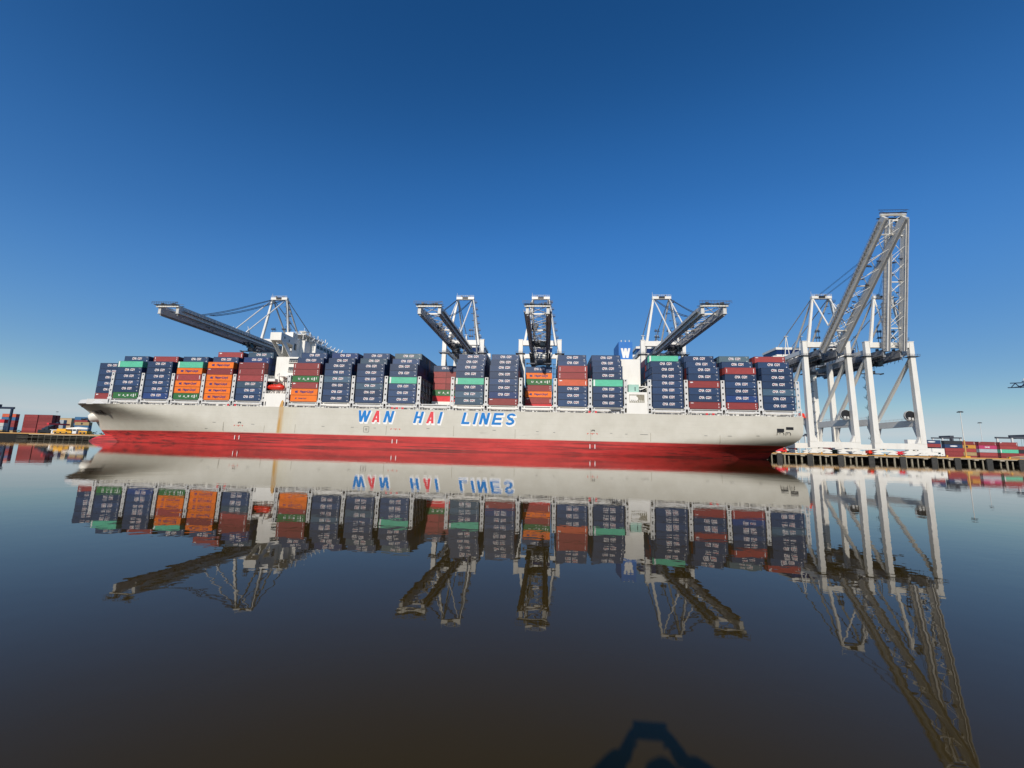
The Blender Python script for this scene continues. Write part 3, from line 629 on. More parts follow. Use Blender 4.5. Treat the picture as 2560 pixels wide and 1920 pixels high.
# lettering on the long side facing the water (y = -W/2)
YT = -WC/2-.006
def side_text(parts):
    def f(): pass
    return parts
def fnx(x0, z0, sh=0, dy=0): return lambda a, b: (x0+a+sh*b, YT-dy, z0+b)
LT = {}
def lettering_meshes():
    m = MB(); put_text(m, text_mesh('CMA', 1.5, bold=.055, shear=.15, width=2.15), fnx(-CL/2+.315*CL, 1.2)); put_text(m, text_mesh('CGM', 1.5, bold=.055, shear=.15, width=2.15), fnx(-CL/2+.535*CL, 1.2))
    m.box(CL*.5-1.7, CL*.5-.6, YT-.004, YT+.002, 2.42, 2.48); m.box(CL*.5-.95, CL*.5-.87, YT-.004, YT+.002, 1.9, 2.42)
    m.tube((CL/2-.9, YT+.004, .72), (CL/2-.9, YT-.004, .72), .2, n=10)
    w = m.mesh('lettering', 'white_text')
    m = MB()
    for x, l in ((.315, .75), (.36, .6), (.53, .9), (.61, .7)): m.box(-CL/2+x*CL+.25, -CL/2+x*CL+.25+l*1.3, YT-.012, YT-.006, 1.64, 1.76)
    LT['cma'] = [w, m.mesh('lettering_stripe', 'red_text')]
    m = MB(); put_text(m, text_mesh('Hapag-Lloyd', 1.45, bold=.05, width=6.1), fnx(-CL/2+.34*CL, 1.05)); 
    for dx in (0, .62):
        m.add([(-CL/2+1.75+dx+a, YT, z) for a, z in ((0, 1.25), (.35, .95), (.95, .95), (.6, 1.35), (.85, 1.9), (.55, 1.9), (.1, 1.6))], [(0, 1, 2, 3, 4, 5, 6)])
    LT['hapag'] = [m.mesh('lettering', 'blue_text')]
    m = MB(); put_text(m, text_mesh('Hapag-Lloyd', .75, bold=.02, width=3.6), fnx(-CL/2+.30*CL, 1.2))
    m.add([(-CL/2+2.1+a, YT, z) for a, z in ((0, 1.25), (.3, 1.1), (.75, 1.1), (.6, 1.35), (.75, 1.7), (.4, 1.7))], [(0, 1, 2, 3, 4, 5)])
    LT['hapag_small'] = [m.mesh('lettering', 'blue_text')]
    m = MB()
    for ch, f in (('U', .22), ('A', .39), ('S', .56), ('C', .71)): put_text(m, text_mesh(ch, 1.05, bold=.05, width=.95), fnx(-CL/2+f*CL, 1.1))
    m.box(-CL/2+.47*CL, -CL/2+.54*CL, YT-.004, YT+.002, .78, .92); m.box(-CL/2+.815*CL, -CL/2+.85*CL, YT-.004, YT+.002, .7, 2.1); m.box(-CL/2+.9*CL, -CL/2+.92*CL, YT-.004, YT+.002, 1.2, 2.2)
    LT['uasc'] = [m.mesh('lettering', 'white_text')]
    m = MB(); m.box(-CL/2+.25, -CL/2+.85, YT-.004, YT+.002, .1, HC-.1); LT['mint'] = [m.mesh('white_band', 'white_text')]
    def red(parts):
        m = MB()
        for a, b, c, d in parts: m.box(-CL/2+a*CL, -CL/2+b*CL, YT-.004, YT+.002, c, d)
        return [m.mesh('code_marks', 'white_text')]
    LT['red1'] = red([(.04, .13, 2.2, 2.45), (.93, .95, 1.6, 2.3), (.93, .95, .5, 1.0)])
    LT['red2'] = red([(.05, .07, 1.5, 2.4), (.05, .07, .5, 1.1), (.92, .94, 1.9, 2.4), (.92, .94, 1.1, 1.5), (.93, .95, .4, .7)])
    LT['red3'] = red([(.06, .075, .6, 2.2), (.92, .94, .6, 2.3)])
    LT['red4'] = red([(.05, .14, 2.0, 2.4), (.93, .95, .5, 2.0), (.06, .09, 1.9, 2.0)])
    m = MB(); put_text(m, text_mesh('MAERSK', 1.0, bold=.03, width=5.5), fnx(-CL/2+.28*CL, .9)); m.box(-CL/2+1.3, -CL/2+2.5, YT-.004, YT+.002, .8, 1.9); LT['maersk'] = [m.mesh('lettering', 'steel_blue')]
    m = MB(); put_text(m, text_mesh('ONE', 1.4, bold=.05, width=3.4), fnx(-CL/2+.33*CL, .8)); LT['one'] = [m.mesh('lettering', 'white_text')]
    m = MB(); m.tube((0, YT+.004, 1.3), (0, YT-.004, 1.3), .85, n=12); LT['disc'] = [m.mesh('emblem', 'dark_text')]
    m = MB(); m.add([(2.6*math.cos(t*math.pi/8), YT, 1.35+.5*math.sin(t*math.pi/8)) for t in range(16)], [tuple(range(16))]); LT['oval'] = [m.mesh('emblem', 'white_text')]
lettering_meshes()
def container(x, y, z, code, text=None, label='', group=None, size='40', doors=True):
    """x = left end, y = near side, z = bottom"""
    L = 6.06 if size == '20' else CL
    e = empty('shipping_container', (x+L/2, y+WC/2, z), label, 'shipping container', group)
    for kind, nm in (('panels', 'panels'), ('frame', 'frame'))+((('doorL', 'door'), ('doorR', 'door')) if doors else ()):
        o = bpy.data.objects.new(nm, cmesh(kind, size, code)); COL.objects.link(o); o.parent = e
    if text:
        for me in LT[text]: o = bpy.data.objects.new(me.name.split('.')[0], me); COL.objects.link(o); o.parent = e
    return e
CN = {'N': 'navy', 'B': 'bright blue', 'T': 'faded teal-blue', 'U': 'faded grey-green', 'O': 'orange', 'G': 'green', 'R': 'maroon', 'K': 'orange-red', 'M': 'mint green', 'C': 'bright red',
      'W': 'white', 'Y': 'yellow', 'L': 'pale grey', 'P': 'pink', 'S': 'blue', 'D': 'black', 'E': 'tan'}
ORD = ['', 'bottom', 'second', 'third', 'fourth', 'fifth', 'sixth', 'seventh', 'top']
BN = ['', 'first', 'second', 'third', 'fourth', 'fifth', 'sixth', 'seventh', 'eighth', 'ninth', 'tenth', 'eleventh', 'twelfth', 'thirteenth', 'fourteenth', 'fifteenth', 'sixteenth', 'seventeenth', 'eighteenth', 'nineteenth', 'twentieth']
BAYS = {1: 'RNNNNN', 2: 'GNNNNM|N', 3: 'BNNNNN|R', 4: 'GOOROM|N', 5: 'OOOORO|NR', 6: 'NNTRRR|BT', 7: 'oORGRR|NN', 8: 'NNNTNN|NB', 9: 'NNTNNN|TN', 10: 'NNNMNN|NU',
        12: 'TTNMNN|NN', 13: 'RBNNNN|NN', 15: 'NNNKRR|NN', 16: 'NNNMNN|NN', 17: 'NNNNNN|NM', 18: 'RNNRNN|NN', 19: 'RBNNNR|NU', 20: 'NNTNNN|NR'}
G1 = 'containers stacked on the ship\'s deck'
occupied = set(); rc = 0; ninst = 0
def ctext(c):
    global rc
    if c in 'NBTU': return 'cma'
    if c == 'O': return 'hapag'
    if c == 'o': return 'hapag_small'
    if c == 'G': return 'uasc'
    if c == 'M': return 'mint'
    if c in 'RK': rc += 1; return ('red1', 'red4', 'red2', 'red3')[rc % 4]
    return None
def desc(c): return {'N': ' with white lettering', 'O': ' with dark blue lettering', 'G': ' with spaced white letters', 'M': ' with white end band', 'B': ' with white lettering', 'T': ' with white lettering', 'U': ' with white lettering'}.get(c, '')
for b, s in BAYS.items():
    front, back = (s.split('|')+[''])[:2]; n = BN[b]; x = BAYX[b]; r0 = 2 if b == 1 else 0
    tot = len(front)+len(back)
    for t, c in enumerate(front, 1):
        lab = '%s container%s, %s tier of the %s stack from the bow' % (CN[c.upper()], desc(c.upper()), ORD[t] if t < 7 else 'seventh', n)
        container(x, Y0+r0*RP, ZB+(t-1)*TH, c.upper(), ctext(c), lab, G1); occupied.add((b, r0, t)); ninst += 1
    for k, c in enumerate(back):
        t = 7+k
        lab = '%s container%s, %s of the %s stack from the bow' % (CN[c], desc(c), 'highest' if t == 8 else ('highest' if len(back) == 1 else 'second-highest'), n)
        container(x, Y0+(k+1)*RP, ZB+(t-1)*TH, c, ctext(c), lab, G1); occupied.add((b, k+1, t)); ninst += 1
for b, s, t0 in ((11, 'CGRRRN', 2), (14, 'CROGR', 1)):
    pass
for i, c in enumerate('CGRRRN'):
    if c in 'R':
        for h, dx in ((0, 0), (1, 6.13)):
            container(BAYX[11]+dx, Y0+7*RP, ZB+(i+1)*TH, c, None, 'short maroon container, %s half, %s up in the gap left of midships' % (('left', 'right')[h], ORD[i+1] if i else 'bottom'), G1, '20'); ninst += 1
    else: container(BAYX[11], Y0+7*RP, ZB+(i+1)*TH, c, ctext(c), '%s container%s in the gap left of midships, %s' % (CN[c], desc(c), {'C': 'lowest', 'G': 'second up', 'N': 'highest'}[c]), G1); ninst += 1
    occupied.add((11, 7, i+2))
for i, c in enumerate('CROROGN'[:0]): pass
for i, c in enumerate('CRORGON'):
    container(BAYX[14], Y0+7*RP, ZB+i*TH, c, ctext(c), '%s container%s in the gap under the middle crane, %s tier' % (CN[c], desc(c), ORD[i+1] if i < 6 else 'uppermost'), G1); occupied.add((14, 7, i+1)); ninst += 1
m = MB(); m.box(BAYX[11]+.2, BAYX[11]+CL-.2, Y0+7*RP-1.2, Y0+7*RP+2, 19.4, ZB+TH-.02); spart(m, 'hatch_cover', 'ship_white')
# the dark container tucked under the last stack
container(BAYX[20], 177.4, 16.98, 'N', 'cma', 'navy container in deep shade beneath the last stack at the stern', G1); ninst += 1
# rows seen end-on beside the towers and beside the deep gaps
rr = random.Random(5)
def end_rows(b, rows, where, codes):
    global ninst
    for r in rows:
        for t in range(1, 9):
            if (b, r, t) in occupied or (r == 1 and t == 8): continue
            c = rr.choice(codes)
            container(BAYX[b], Y0+r*RP, ZB+(t-1)*TH, c, None, '%s container end-on %s, %s row in, %s tier' % (CN[c], where, ('', 'second', 'third', 'fourth', 'fifth', 'sixth', 'seventh', 'eighth')[r], ORD[t] if t < 8 else 'top'), G1)
            occupied.add((b, r, t)); ninst += 1
end_rows(6, (1, 2, 3, 4), 'left of the forward tower', 'NNNB')
end_rows(10, (1, 2, 3, 4, 5, 6), 'left of the gap near midships', 'NNND')
end_rows(17, (1, 2, 3, 4), 'right of the engine casing', 'NNNNTR')
# everything packed behind: one object
tops = {1: 6, 2: 7, 3: 7, 4: 7, 5: 8, 11: 7, 14: 7}
ST = MB(); codes = ['N', 'B', 'D', 'R', 'N', 'N', 'T']
for b, x in BAYX.items():
    for r in range(20):
        if b == 1 and (r < 2 or r > 17): continue
        if b in (11, 14) and r < 7: continue
        tp = tops.get(b, 8); tp = min(tp, 6) if r in (0, 19) else tp
        if r in (1, 18): tp = min(tp, 7)
        for t in range(1, tp+1):
            if (b, r, t) in occupied: continue
            if b == 14 and r == 7: continue
            y = Y0+r*RP; z = ZB+(t-1)*TH; ST.cm = rr.choice((0, 0, 0, 0, 1, 2, 3, 3, 4, 5, 6))
            ST.box(x+.03, x+CL-.03, y, y+WC, z+.01, z+TH-.02)
tag(ST.build('packed_containers', ['paint_'+c for c in codes]), 'containers packed in the inner rows of the deck stacks', 'shipping containers', None, 'stuff')
print('CONTAINERS', ninst)

# ================================================================ CRANES
def crane(xc, label, boom_ang=0.0, trolley_y=-30, spreader_z=46, land=True, orange=False):
    e = empty('gantry_crane', (xc, 231, QZ), label, 'gantry crane', 'white ship-to-shore gantry cranes on the quay'); S = (0, 0, QZ)
    P = lambda m, n, mt, par=None, sm=False: m.build(n, mt, par or e, sm, S)
    G = 11.0
    for sx in (-1, 1):
        for y in (0, 30):
            m = MB(); m.bar((sx*G, y, 9.6), (sx*G*.985, y, 55), 2.6, 2.3, 2.3, 2.0, ref=(0, 1, 0))
            m.prism([(sx*(G-1.25), 9.8), (sx*(G-3.0), 9.8), (sx*(G-1.25), 13.4)][::sx], y-.8, y+.8)
            if y == 0: m.bar((sx*G*.985, y, 55), (sx*G*.985, y, 62.6), 2.3, 2.0, ref=(0, 1, 0)); m.box(sx*G*.985-1.3, sx*G*.985+1.3, y-1.15, y+1.15, 62.6, 62.9)
            leg = P(m, 'leg', 'crane_white')
            if y == 0:
                m = MB(); m.box(sx*G-2.6, sx*G+2.6, -2.0, 2.0, 54.7, 54.85); m.rail([(sx*G-2.6, -2, 54.85), (sx*G+2.6, -2, 54.85)], 1.0, 1.3, .05); P(m, 'platform', 'crane_dark', leg)
        m = MB(); m.bar((sx*G, 1.1, 20.3), (sx*G, 28.9, 20.3), 1.7, 3.3)
        for y0, y1 in ((1.1, 4.2), (28.9, 25.8)): m.prism([(y0, 18.7), (y1, 18.7), (y0, 10.0)] if y0 < 5 else [(y0, 18.7), (y0, 10.0), (y1, 18.7)], sx*G-.6, sx*G+.6, 'yz')
        b = P(m, 'portal_beam', 'crane_white')
        m = MB(); m.rail([(sx*G-.8, 1.5, 22), (sx*G-.8, 28.5, 22)], 1.0, 2.5, .05); P(m, 'railing', 'far_white', b)
        P(MB().bar((sx*G, 28.3, 21.8), (sx*G, 1.2, 53.5), 1.25, 1.5, ref=(1, 0, 0)), 'diagonal_brace', 'crane_white')
        P(MB().bar((sx*G*.985, 1.1, 57.5), (sx*G*.985, 30, 57.5), 1.2, 2.2), 'top_beam', 'crane_white')
    for y in (0, 30):
        m = MB(); m.box(-G-1.4, G+1.4, y-1.0, y+1.0, 6.7, 9.7); P(m, 'sill_beam', 'crane_white')
        for sx in (-1, 1):
            m = MB(); c = sx*7.2
            m.box(c-.5, c+.5, y-.7, y+.7, 6.0, 6.7)
            m.prism([(c-5.6, 5.3), (c-3.4, 6.1), (c+3.4, 6.1), (c+5.6, 5.3), (c+5.6, 4.9), (c+2, 5.1), (c-2, 5.1), (c-5.6, 4.9)], y-.55, y+.55)
            for k in (-1, 1):
                d = c+k*3.3; m.prism([(d-2.3, 4.25), (d-.8, 5.0), (d+.8, 5.0), (d+2.3, 4.25), (d+2.3, 3.85), (d-2.3, 3.85)], y-.6, y+.6)
            bg_ = P(m, 'bogie', 'crane_white')
            m = MB()
            for k in range(8): m.tube((c-5+k*1.43, y-.45, QZ+.45), (c-5+k*1.43, y+.45, QZ+.45), .42, n=10)
            P(m, 'wheels', 'crane_dark', bg_)
    m = MB(); m.box(-G+1.2, G-1.2, -1.0, 1.0, 59.5, 62.3); P(m, 'cross_beam', 'crane_white')
    m = MB(); m.box(-G+1.2, G-1.2, 29.2, 30.8, 58.7, 61.5); m.box(-G*.985-1, -G+1.2, 29, 31, 55, 61.5); m.box(G-1.2, G*.985+1, 29, 31, 55, 61.5); P(m, 'cross_beam', 'crane_white')
    # trolley girders landside of the hinge
    for sx in (-1, 1):
        m = MB(); m.box(sx*4.1-.6, sx*4.1+.6, -2.5, 60, 54.1, 58.1); P(m, 'trolley_girder', 'girder_grey')
    m = MB()
    for k in range(11):
        y = -1+k*6; m.bar((-3.5, y, 57.3), (3.5, y+(3 if k % 2 else 0), 57.3), .3)
        m.bar((-3.5, y, 55.3), (3.5, y+5, 55.3), .2)
    for sx in (-1, 1):
        m.box(min(sx*4.8, sx*6.0), max(sx*4.8, sx*6.0), -2.5, 60, 54.6, 54.75); m.box(sx*4.1-.5, sx*4.1+.5, -2, 59, 53.0, 54.05)
        for k in range(24): m.bar((sx*5.4, -2+k*2.5, 54.5), (sx*5.4, -1+k*2.5, 52.6-(k % 3)*.4), .14)
        for y in (2, 28): m.bar((sx*4.1, y, 58.2), (sx*4.1, y, 59.4), 1.0)
    m.rail([(-6, -2, 54.75), (-6, 60, 54.75)], 1.0, 2.0, .05); m.rail([(6, -2, 54.75), (6, 60, 54.75)], 1.0, 2.0, .05)
    P(m, 'girder_walkway', 'crane_dark')
    # machinery house
    m = MB(); m.box(-7, 7, 34, 50, 58.4, 63.6); m.box(-7.3, 7.3, 33.7, 50.3, 66.6, 68.0); h = P(m, 'machinery_house', 'crane_white')
    P(MB().box(-6.9, 6.9, 34.1, 49.9, 63.6, 66.6), 'window_band', 'glass_navy', h)
    m = MB(); m.box(-5, -3, 38, 41, 68, 69.2); m.box(1, 4, 40, 43, 68, 68.9); P(m, 'roof_unit', 'far_white', h)
    # A-frame
    for sx in (-1, 1):
        fl = P(MB().bar((sx*8.6, 0, 61.5), (sx*4.4, 0, 87.2), 1.25, 1.25, .95, .95, ref=(0, 1, 0)), 'mast_leg', 'crane_white')
        P(MB().tube((sx*4.3, .4, 87), (sx*4.1, 25, 58), .48), 'mast_strut', 'crane_grey')
        P(MB().tube((sx*4.3, .5, 87.4), (sx*4.1, 58.5, 58.5), .26), 'backstay', 'crane_grey')
        m = MB(); m.bar((sx*4.1-1.6, 28, 58), (sx*4.1, 28, 73.8), .35); m.bar((sx*4.1+1.6, 28, 58), (sx*4.1, 28, 73.8), .35); m.box(sx*4.1-1.2, sx*4.1+1.2, 27.5, 28.5, 73.2, 73.4); P(m, 'stay_post', 'crane_white')
        if sx == 1:
            m = MB()
            for k in range(6):
                f = (k+.6)/6.2; x = 8.6-4.2*f; z = 61.5+25.7*f; m.box(x+.7, x+2.1, -.6, .6, z, z+.15); m.rail([(x+2.1, -.6, z+.15), (x+.7, -.6, z+.15)], .95, .7, .06); m.box(x-2.0, x-.7, .6, 1.4, z-2, z-1.85)
            for q in (.75, 1.15): m.bar((8.6+q, .2, 62), (4.4+q, .2, 87), .1)
            P(m, 'ladder', 'crane_dark', fl)
    m = MB(); m.box(-5.1, 5.1, -.9, .9, 86.6, 88.1); ap = P(m, 'apex_beam', 'crane_white')
    m = MB(); m.box(-1.6, 1.6, -1.2, -.92, 86.9, 88.0)
    for x in (-2.2, 2.2): m.tube((x-.25, 0, 88.2), (x+.25, 0, 88.2), .9, n=12)
    P(m, 'sheaves', 'black', ap)
    m = MB(); m.rail([(-5, -.9, 88.1), (5, -.9, 88.1)], .9, 1.2, .05); m.tube((-4.9, 0, 88.1), (-4.9, 0, 90.8), .07, n=5); P(m, 'railing', 'far_white', ap)
    # boom
    ca, sa = math.cos(boom_ang), math.sin(boom_ang)
    def T(v): s_ = -v.y; h_ = v.z-57; return Vector((v.x, -3-(s_*ca-h_*sa), 57+s_*sa+h_*ca))
    LBm = 67.8
    for sx in (-1, 1):
        m = MB(); m.X = T; m.box(sx*4.1-.6, sx*4.1+.6, -LBm, 0, 54.8, 58.1); m.box(sx*4.1-.8, sx*4.1+.8, -LBm, 0, 54.65, 54.8)
        g = P(m, 'boom_girder', 'crane_grey')
        m = MB(); m.X = T; m.box(sx*3.9-.25, sx*3.9+.25, -LBm+.5, -.5, 53.9, 54.65); P(m, 'trolley_rail', 'girder_grey', g)
        m = MB(); m.X = T
        tm = text_mesh('SAVANNAH, GA. U.S.A.', 1.15, bold=.03, width=13)
        if sx > 0: put_text(m, tm, lambda a, b: (sx*4.1+.61, -24+a, 55.8+b))
        else: put_text(m, tm, lambda a, b: (sx*4.1-.61, -11-a, 55.8+b))
        P(m, 'lettering', 'dark_text', g)
        m = MB(); m.X = T; xo = sx*5.6
        m.box(min(sx*4.75, xo), max(sx*4.75, xo), -LBm+2, -1, 56.2, 56.3)
        for k in range(34): m.bar((xo, -1.5-k*1.95, 56.3), (xo, -1.5-k*1.95, 57.35), .09); m.bar((sx*4.7, -1.5-k*1.95, 55.5), (xo, -1.5-k*1.95, 56.2), .1)
        m.bar((xo, -1, 57.35), (xo, -LBm+2, 57.35), .08); m.bar((xo, -1, 56.8), (xo, -LBm+2, 56.8), .06)
        P(m, 'walkway', 'girder_grey', g)
    m = MB(); m.X = T
    for k in range(8):
        y = -4-k*8; m.tube((-3.5, y, 57.5), (0, y-4, 57.5), .16, n=6); m.tube((3.5, y, 57.5), (0, y-4, 57.5), .16, n=6); m.tube((-3.5, y-8, 57.5), (0, y-4, 57.5), .16, n=6); m.tube((3.5, y-8, 57.5), (0, y-4, 57.5), .16, n=6)
        if k % 3 == 1: m.box(-3.5, 3.5, y-.25, y+.25, 56.8, 57.4)
    for k in range(7):
        y = -3-k*9; m.tube((-3.5, y, 55.6), (3.5, y-6, 55.6), .10, n=5)
    for x in (-2.9, 2.9): m.tube((x, -2, 57.3), (x, -LBm+2, 57.3), .13, n=5)
    P(m, 'boom_bracing', 'crane_white')
    m = MB(); m.X = T
    rq = random.Random(11)
    for k in range(20):
        y = rq.uniform(-50, -1); x = rq.uniform(-3.3, 2.0); w = rq.uniform(.3, 1.6); m.box(x, x+w, y-rq.uniform(.1, .5), y, 56.2+rq.uniform(-.9, .9), 57.4)
    for x in (-2.4, -1.9, 1.9, 2.4): m.bar((x, -1, 56.6), (x, -LBm+3, 56.6), .1)
    P(m, 'rigging', 'crane_dark')
    m = MB(); m.X = T; m.box(-5.2, 5.2, -LBm-.8, -LBm, 57.3, 58.1); ep = P(m, 'end_platform', 'crane_white')
    m = MB(); m.X = T; m.box(-5.6, 5.6, -LBm-1.4, -LBm-.9, 58.12, 58.25)
    m.box(-5.6, 5.6, -LBm+1.0, -LBm+1.5, 58.12, 58.25)
    m.rail([(-5.9, -LBm-2.2, 58.2), (5.9, -LBm-2.2, 58)], 1.0, 1.0, .05); m.tube((-1.8, -LBm, 58.4), (-1.3, -LBm, 58.4), .6, n=10); m.tube((1.3, -LBm, 58.4), (1.8, -LBm, 58.4), .6, n=10)
    m.bar((-5.5, -LBm-1.9, 58.2), (5.5, -LBm+1.2, 59.0), .12); m.bar((-5.5, -LBm+1.2, 58.2), (5.5, -LBm-1.9, 59.0), .12); m.box(-3, -2.2, -LBm-1, -LBm, 58, 59.1); m.box(2.4, 3.6, -LBm-1, -LBm, 58, 58.8)
    P(m, 'railing', 'crane_dark', ep)
    # forestays
    for sx in (-1, 1):
        a = Vector((sx*4.3, 0, 87)); i_ = T(Vector((sx*4.1, -25, 59.6))); o_ = T(Vector((sx*4.1, -51, 59.2)))
        m = MB(); m.X = T; m.bar((sx*4.1, -24, 57.9), (sx*4.1, -25, 59.9), .7); m.bar((sx*4.1, -26.5, 57.9), (sx*4.1, -25, 59.9), .5); m.bar((sx*4.1, -24, 57.9), (sx*4.1-.8, -24.6, 62), .2); P(m, 'stay_bracket', 'crane_white')
        if boom_ang == 0:
            P(MB().tube(a, i_, .33), 'forestay', 'crane_white')
            for dd in (0, .9):
                pts = [a.lerp(o_, t)+Vector((sx*.1*dd, 0, -3.6*math.sin(math.pi*t**.8)*t*(.55+.1*dd)-dd*.5)) for t in [i/14 for i in range(15)]]
                pts[0] = a; pts[-1] = o_; P(MB().path(pts, .15, 5), 'forestay', 'rope')
        else:
            mid = Vector((sx*4.3, -10.5, 68.5)) if boom_ang < 1.2 else Vector((sx*4.3, -4.8, 67))
            P(MB().path([a, mid], .36, 8), 'forestay', 'crane_white'); P(MB().path([mid, i_], .33, 8), 'forestay', 'crane_white')
            for dd in (0, .6): P(MB().tube((sx*(1.6+dd), 0, 88), T(Vector((sx*(1.6+dd), -50, 58.4))), .07, n=5), 'hoist_rope', 'rope')
    # trolley, cab, spreader
    ty = trolley_y
    m = MB(); 
    m.box(-3.4, 3.4, ty-3, ty+3, 54.2, 55.2)
    for x in (-3, 3): m.box(x-.4, x+.4, ty-3.4, ty+3.4, 53.6, 54.8)
    m.box(-2, 1, ty-1.5, ty+1.5, 53.0, 54.2); m.rail([(-3.4, ty-3, 53), (3.4, ty-3, 53)], 1.0, 1.2, .08)
    tr = P(m, 'trolley', 'crane_dark')
    m = MB(); m.box(.6, 3.0, ty-5.5, ty-3.2, 51.6, 54.2); P(m, 'cab', 'glass_dark', tr)
    sz = spreader_z
    m = MB(); m.box(-6.0, 6.0, ty-.35, ty+.35, sz, sz+.5)
    for x in (-6, 6): m.box(x-.3, x+.3, ty-1.2, ty+1.2, sz-.1, sz+.5)
    m.box(-2, 2, ty-1, ty+1, sz+.5, sz+1.7); P(m, 'spreader', 'crane_dark', tr)
    m = MB()
    for x in (-1.7, 1.7):
        for y in (-.8, .8): m.tube((x, ty+y, sz+1.6), (x*1.3, ty+y*1.5, 54.3), .06, n=5)
    P(m, 'hoist_rope', 'rope', tr)
    # access stairs up the landside right leg
    m = MB(); z = 10; k = 0
    while z < 53:
        s_ = -1 if k % 2 else 1; m.bar((G-2.6, 29.6-s_*1.2, z), (G-2.6, 29.6+s_*1.2, z+3), .28, .12); m.bar((G-2.6, 29.6-s_*1.2, z+1), (G-2.6, 29.6+s_*1.2, z+4), .06)
        m.box(G-3.3, G-1.3, 29.6+s_*1.2-.5, 29.6+s_*1.2+.5, z+3, z+3.12); m.bar((G-3.3, 29.6+s_*1.4, z+3), (G-3.3, 29.6+s_*1.4, z+4.1), .08); z += 3; k += 1
    P(m, 'stairs', 'crane_dark')
    # cable reel
    m = MB(); m.tube((G-2.9, 1.5, 24.0), (G-2.9, 2.3, 24.0), 2.5, n=28); m.tube((G-2.9, 1.3, 24), (G-2.9, 2.5, 24), .5, n=12)
    rl = P(m, 'cable_reel', 'black')
    m = MB(); vs = []
    for k in range(28): m.bar((G-2.9+2.6*math.cos(k*math.pi/14), 1.9, 24+2.6*math.sin(k*math.pi/14)), (G-2.9+2.6*math.cos((k+1)*math.pi/14), 1.9, 24+2.6*math.sin((k+1)*math.pi/14)), .14, 1.0, ref=(0, 1, 0))
    P(m, 'rim', 'crane_grey', rl)
    m = MB(); m.box(G-4.2, G-3.2, 1.0, 2.6, 21.9, 23.2); m.box(G-2.6, G-1.8, 1.0, 2.6, 21.9, 23.0); P(m, 'bearing', 'crane_grey', rl)
    # floodlights on the cross beam
    for x in (-3.2, 3.4):
        m = MB(); m.bar((x, 1.5, 62.3), (x, 1.5, 70), .18); m.bar((x+1.4, 1.5, 62.3), (x+1.4, 1.5, 70), .18)
        for z in (65, 68.5): m.box(x-.8, x+2.2, 1.1, 2.0, z, z+.12); [m.box(x-.7+k*.9, x-.2+k*.9, .7, 1.2, z+.2, z+.8) for k in range(3)]
        P(m, 'floodlights', 'crane_dark')
    if orange:
        m = MB(); m.tube((-G-1.6, 2.2, 23.2), (-G-4.0, 2.2, 23.2), 1.2, n=14); m.box(-G-3.9, -G-1.2, 1.2, 3.2, 21.9, 22.6); P(m, 'motor_drum', 'boat_red')
    return e
c1 = crane(-161, 'white gantry crane behind the bow with its lowered boom reaching far left', trolley_y=-18, spreader_z=50.5)
def crane_copy(src, x, label):
    c = copy_tree(src); c.location.x = x; c['label'] = label; return c
c2 = crane_copy(c1, -47.6, 'white gantry crane left of centre, lowered boom pointing down-left')
c3 = crane(-3.9, 'white gantry crane amidships seen straight along its lowered boom', trolley_y=-24, spreader_z=44)
c4 = crane_copy(c1, 63.4, 'white gantry crane by the blue funnel, lowered boom reaching up-right')
c5 = crane(147.9, 'white gantry crane next to the stern with boom raised at a slant', R(45.0), 12, 47, orange=True)
c6 = crane(179.2, 'rightmost white gantry crane, its boom raised almost upright', R(81.0), 14, 48)

# ================================================================ YARD
GY = 'containers stacked in the yard behind the quay'
def yard_stack(x, y, codes, where, z=QZ, texts=None, size='26'):
    h = 2.59 if size == '26' else HC
    for i, c in enumerate(codes):
        t = (texts or {}).get(i)
        nm = ('bottom', 'second', 'third', 'fourth', 'fifth', 'sixth', 'seventh')[i]
        container(x, y, z+i*(h+.02), c, t, '%s container, %s layer, stack %s' % (CN[c], nm if i < len(codes)-1 else 'top', where), GY, size, doors=True)
# left yard
yard_stack(-417.5, 306, 'RRRRRR', 'left half of the dark red block, far left')
yard_stack(-404.6, 306, 'RRRRRR', 'right half of the dark red block, far left')
yard_stack(-404.6, 309, 'RRRDRR', 'behind the dark red block, far left')
yard_stack(-431.5, 302, 'ENRRSK', 'beside the dark gantry leg, left edge', texts={})
yard_stack(-418, 286, 'ELWC', 'before the red block at far left')
yard_stack(-424, 330, 'LLLLL', 'of pale grey boxes left of the tan one', texts={3: 'maersk', 4: 'maersk', 2: 'maersk'})
yard_stack(-396, 325, 'RRSSRS', 'with the blue top behind the bow')
yard_stack(-366, 301, 'RSSE', 'topped with tan beside the bow', texts={3: 'disc'})
# right yard
yard_stack(302.5, 338, 'RERYR', 'third from the right, with a yellow box', texts={3: 'disc', 4: 'red3'})
yard_stack(316.6, 338, 'RRLPR', 'with the pink box', texts={3: 'one', 4: 'red1'})
yard_stack(330.8, 338, 'RRMRR', 'with the mint box', texts={2: 'mint', 4: 'red4'})
yard_stack(345.3, 341, 'SRDR', 'at the right edge of the photo')
yard_stack(272, 330, 'RRNRN', 'right of the last crane leg', texts={4: 'oval'})
yard_stack(290, 334, 'RRRND', 'left of the stack with the yellow box', texts={3: 'oval'})
yard_stack(176, 335, 'GRR', 'seen between the two raised-boom cranes')
yard_stack(216, 360, 'RRRR', 'framed by the legs of the rightmost crane')
yard_stack(230, 360, 'RNRR', 'framed by the rightmost crane, right-hand one')
yard_stack(203, 330, 'GR', 'low behind the rightmost crane')
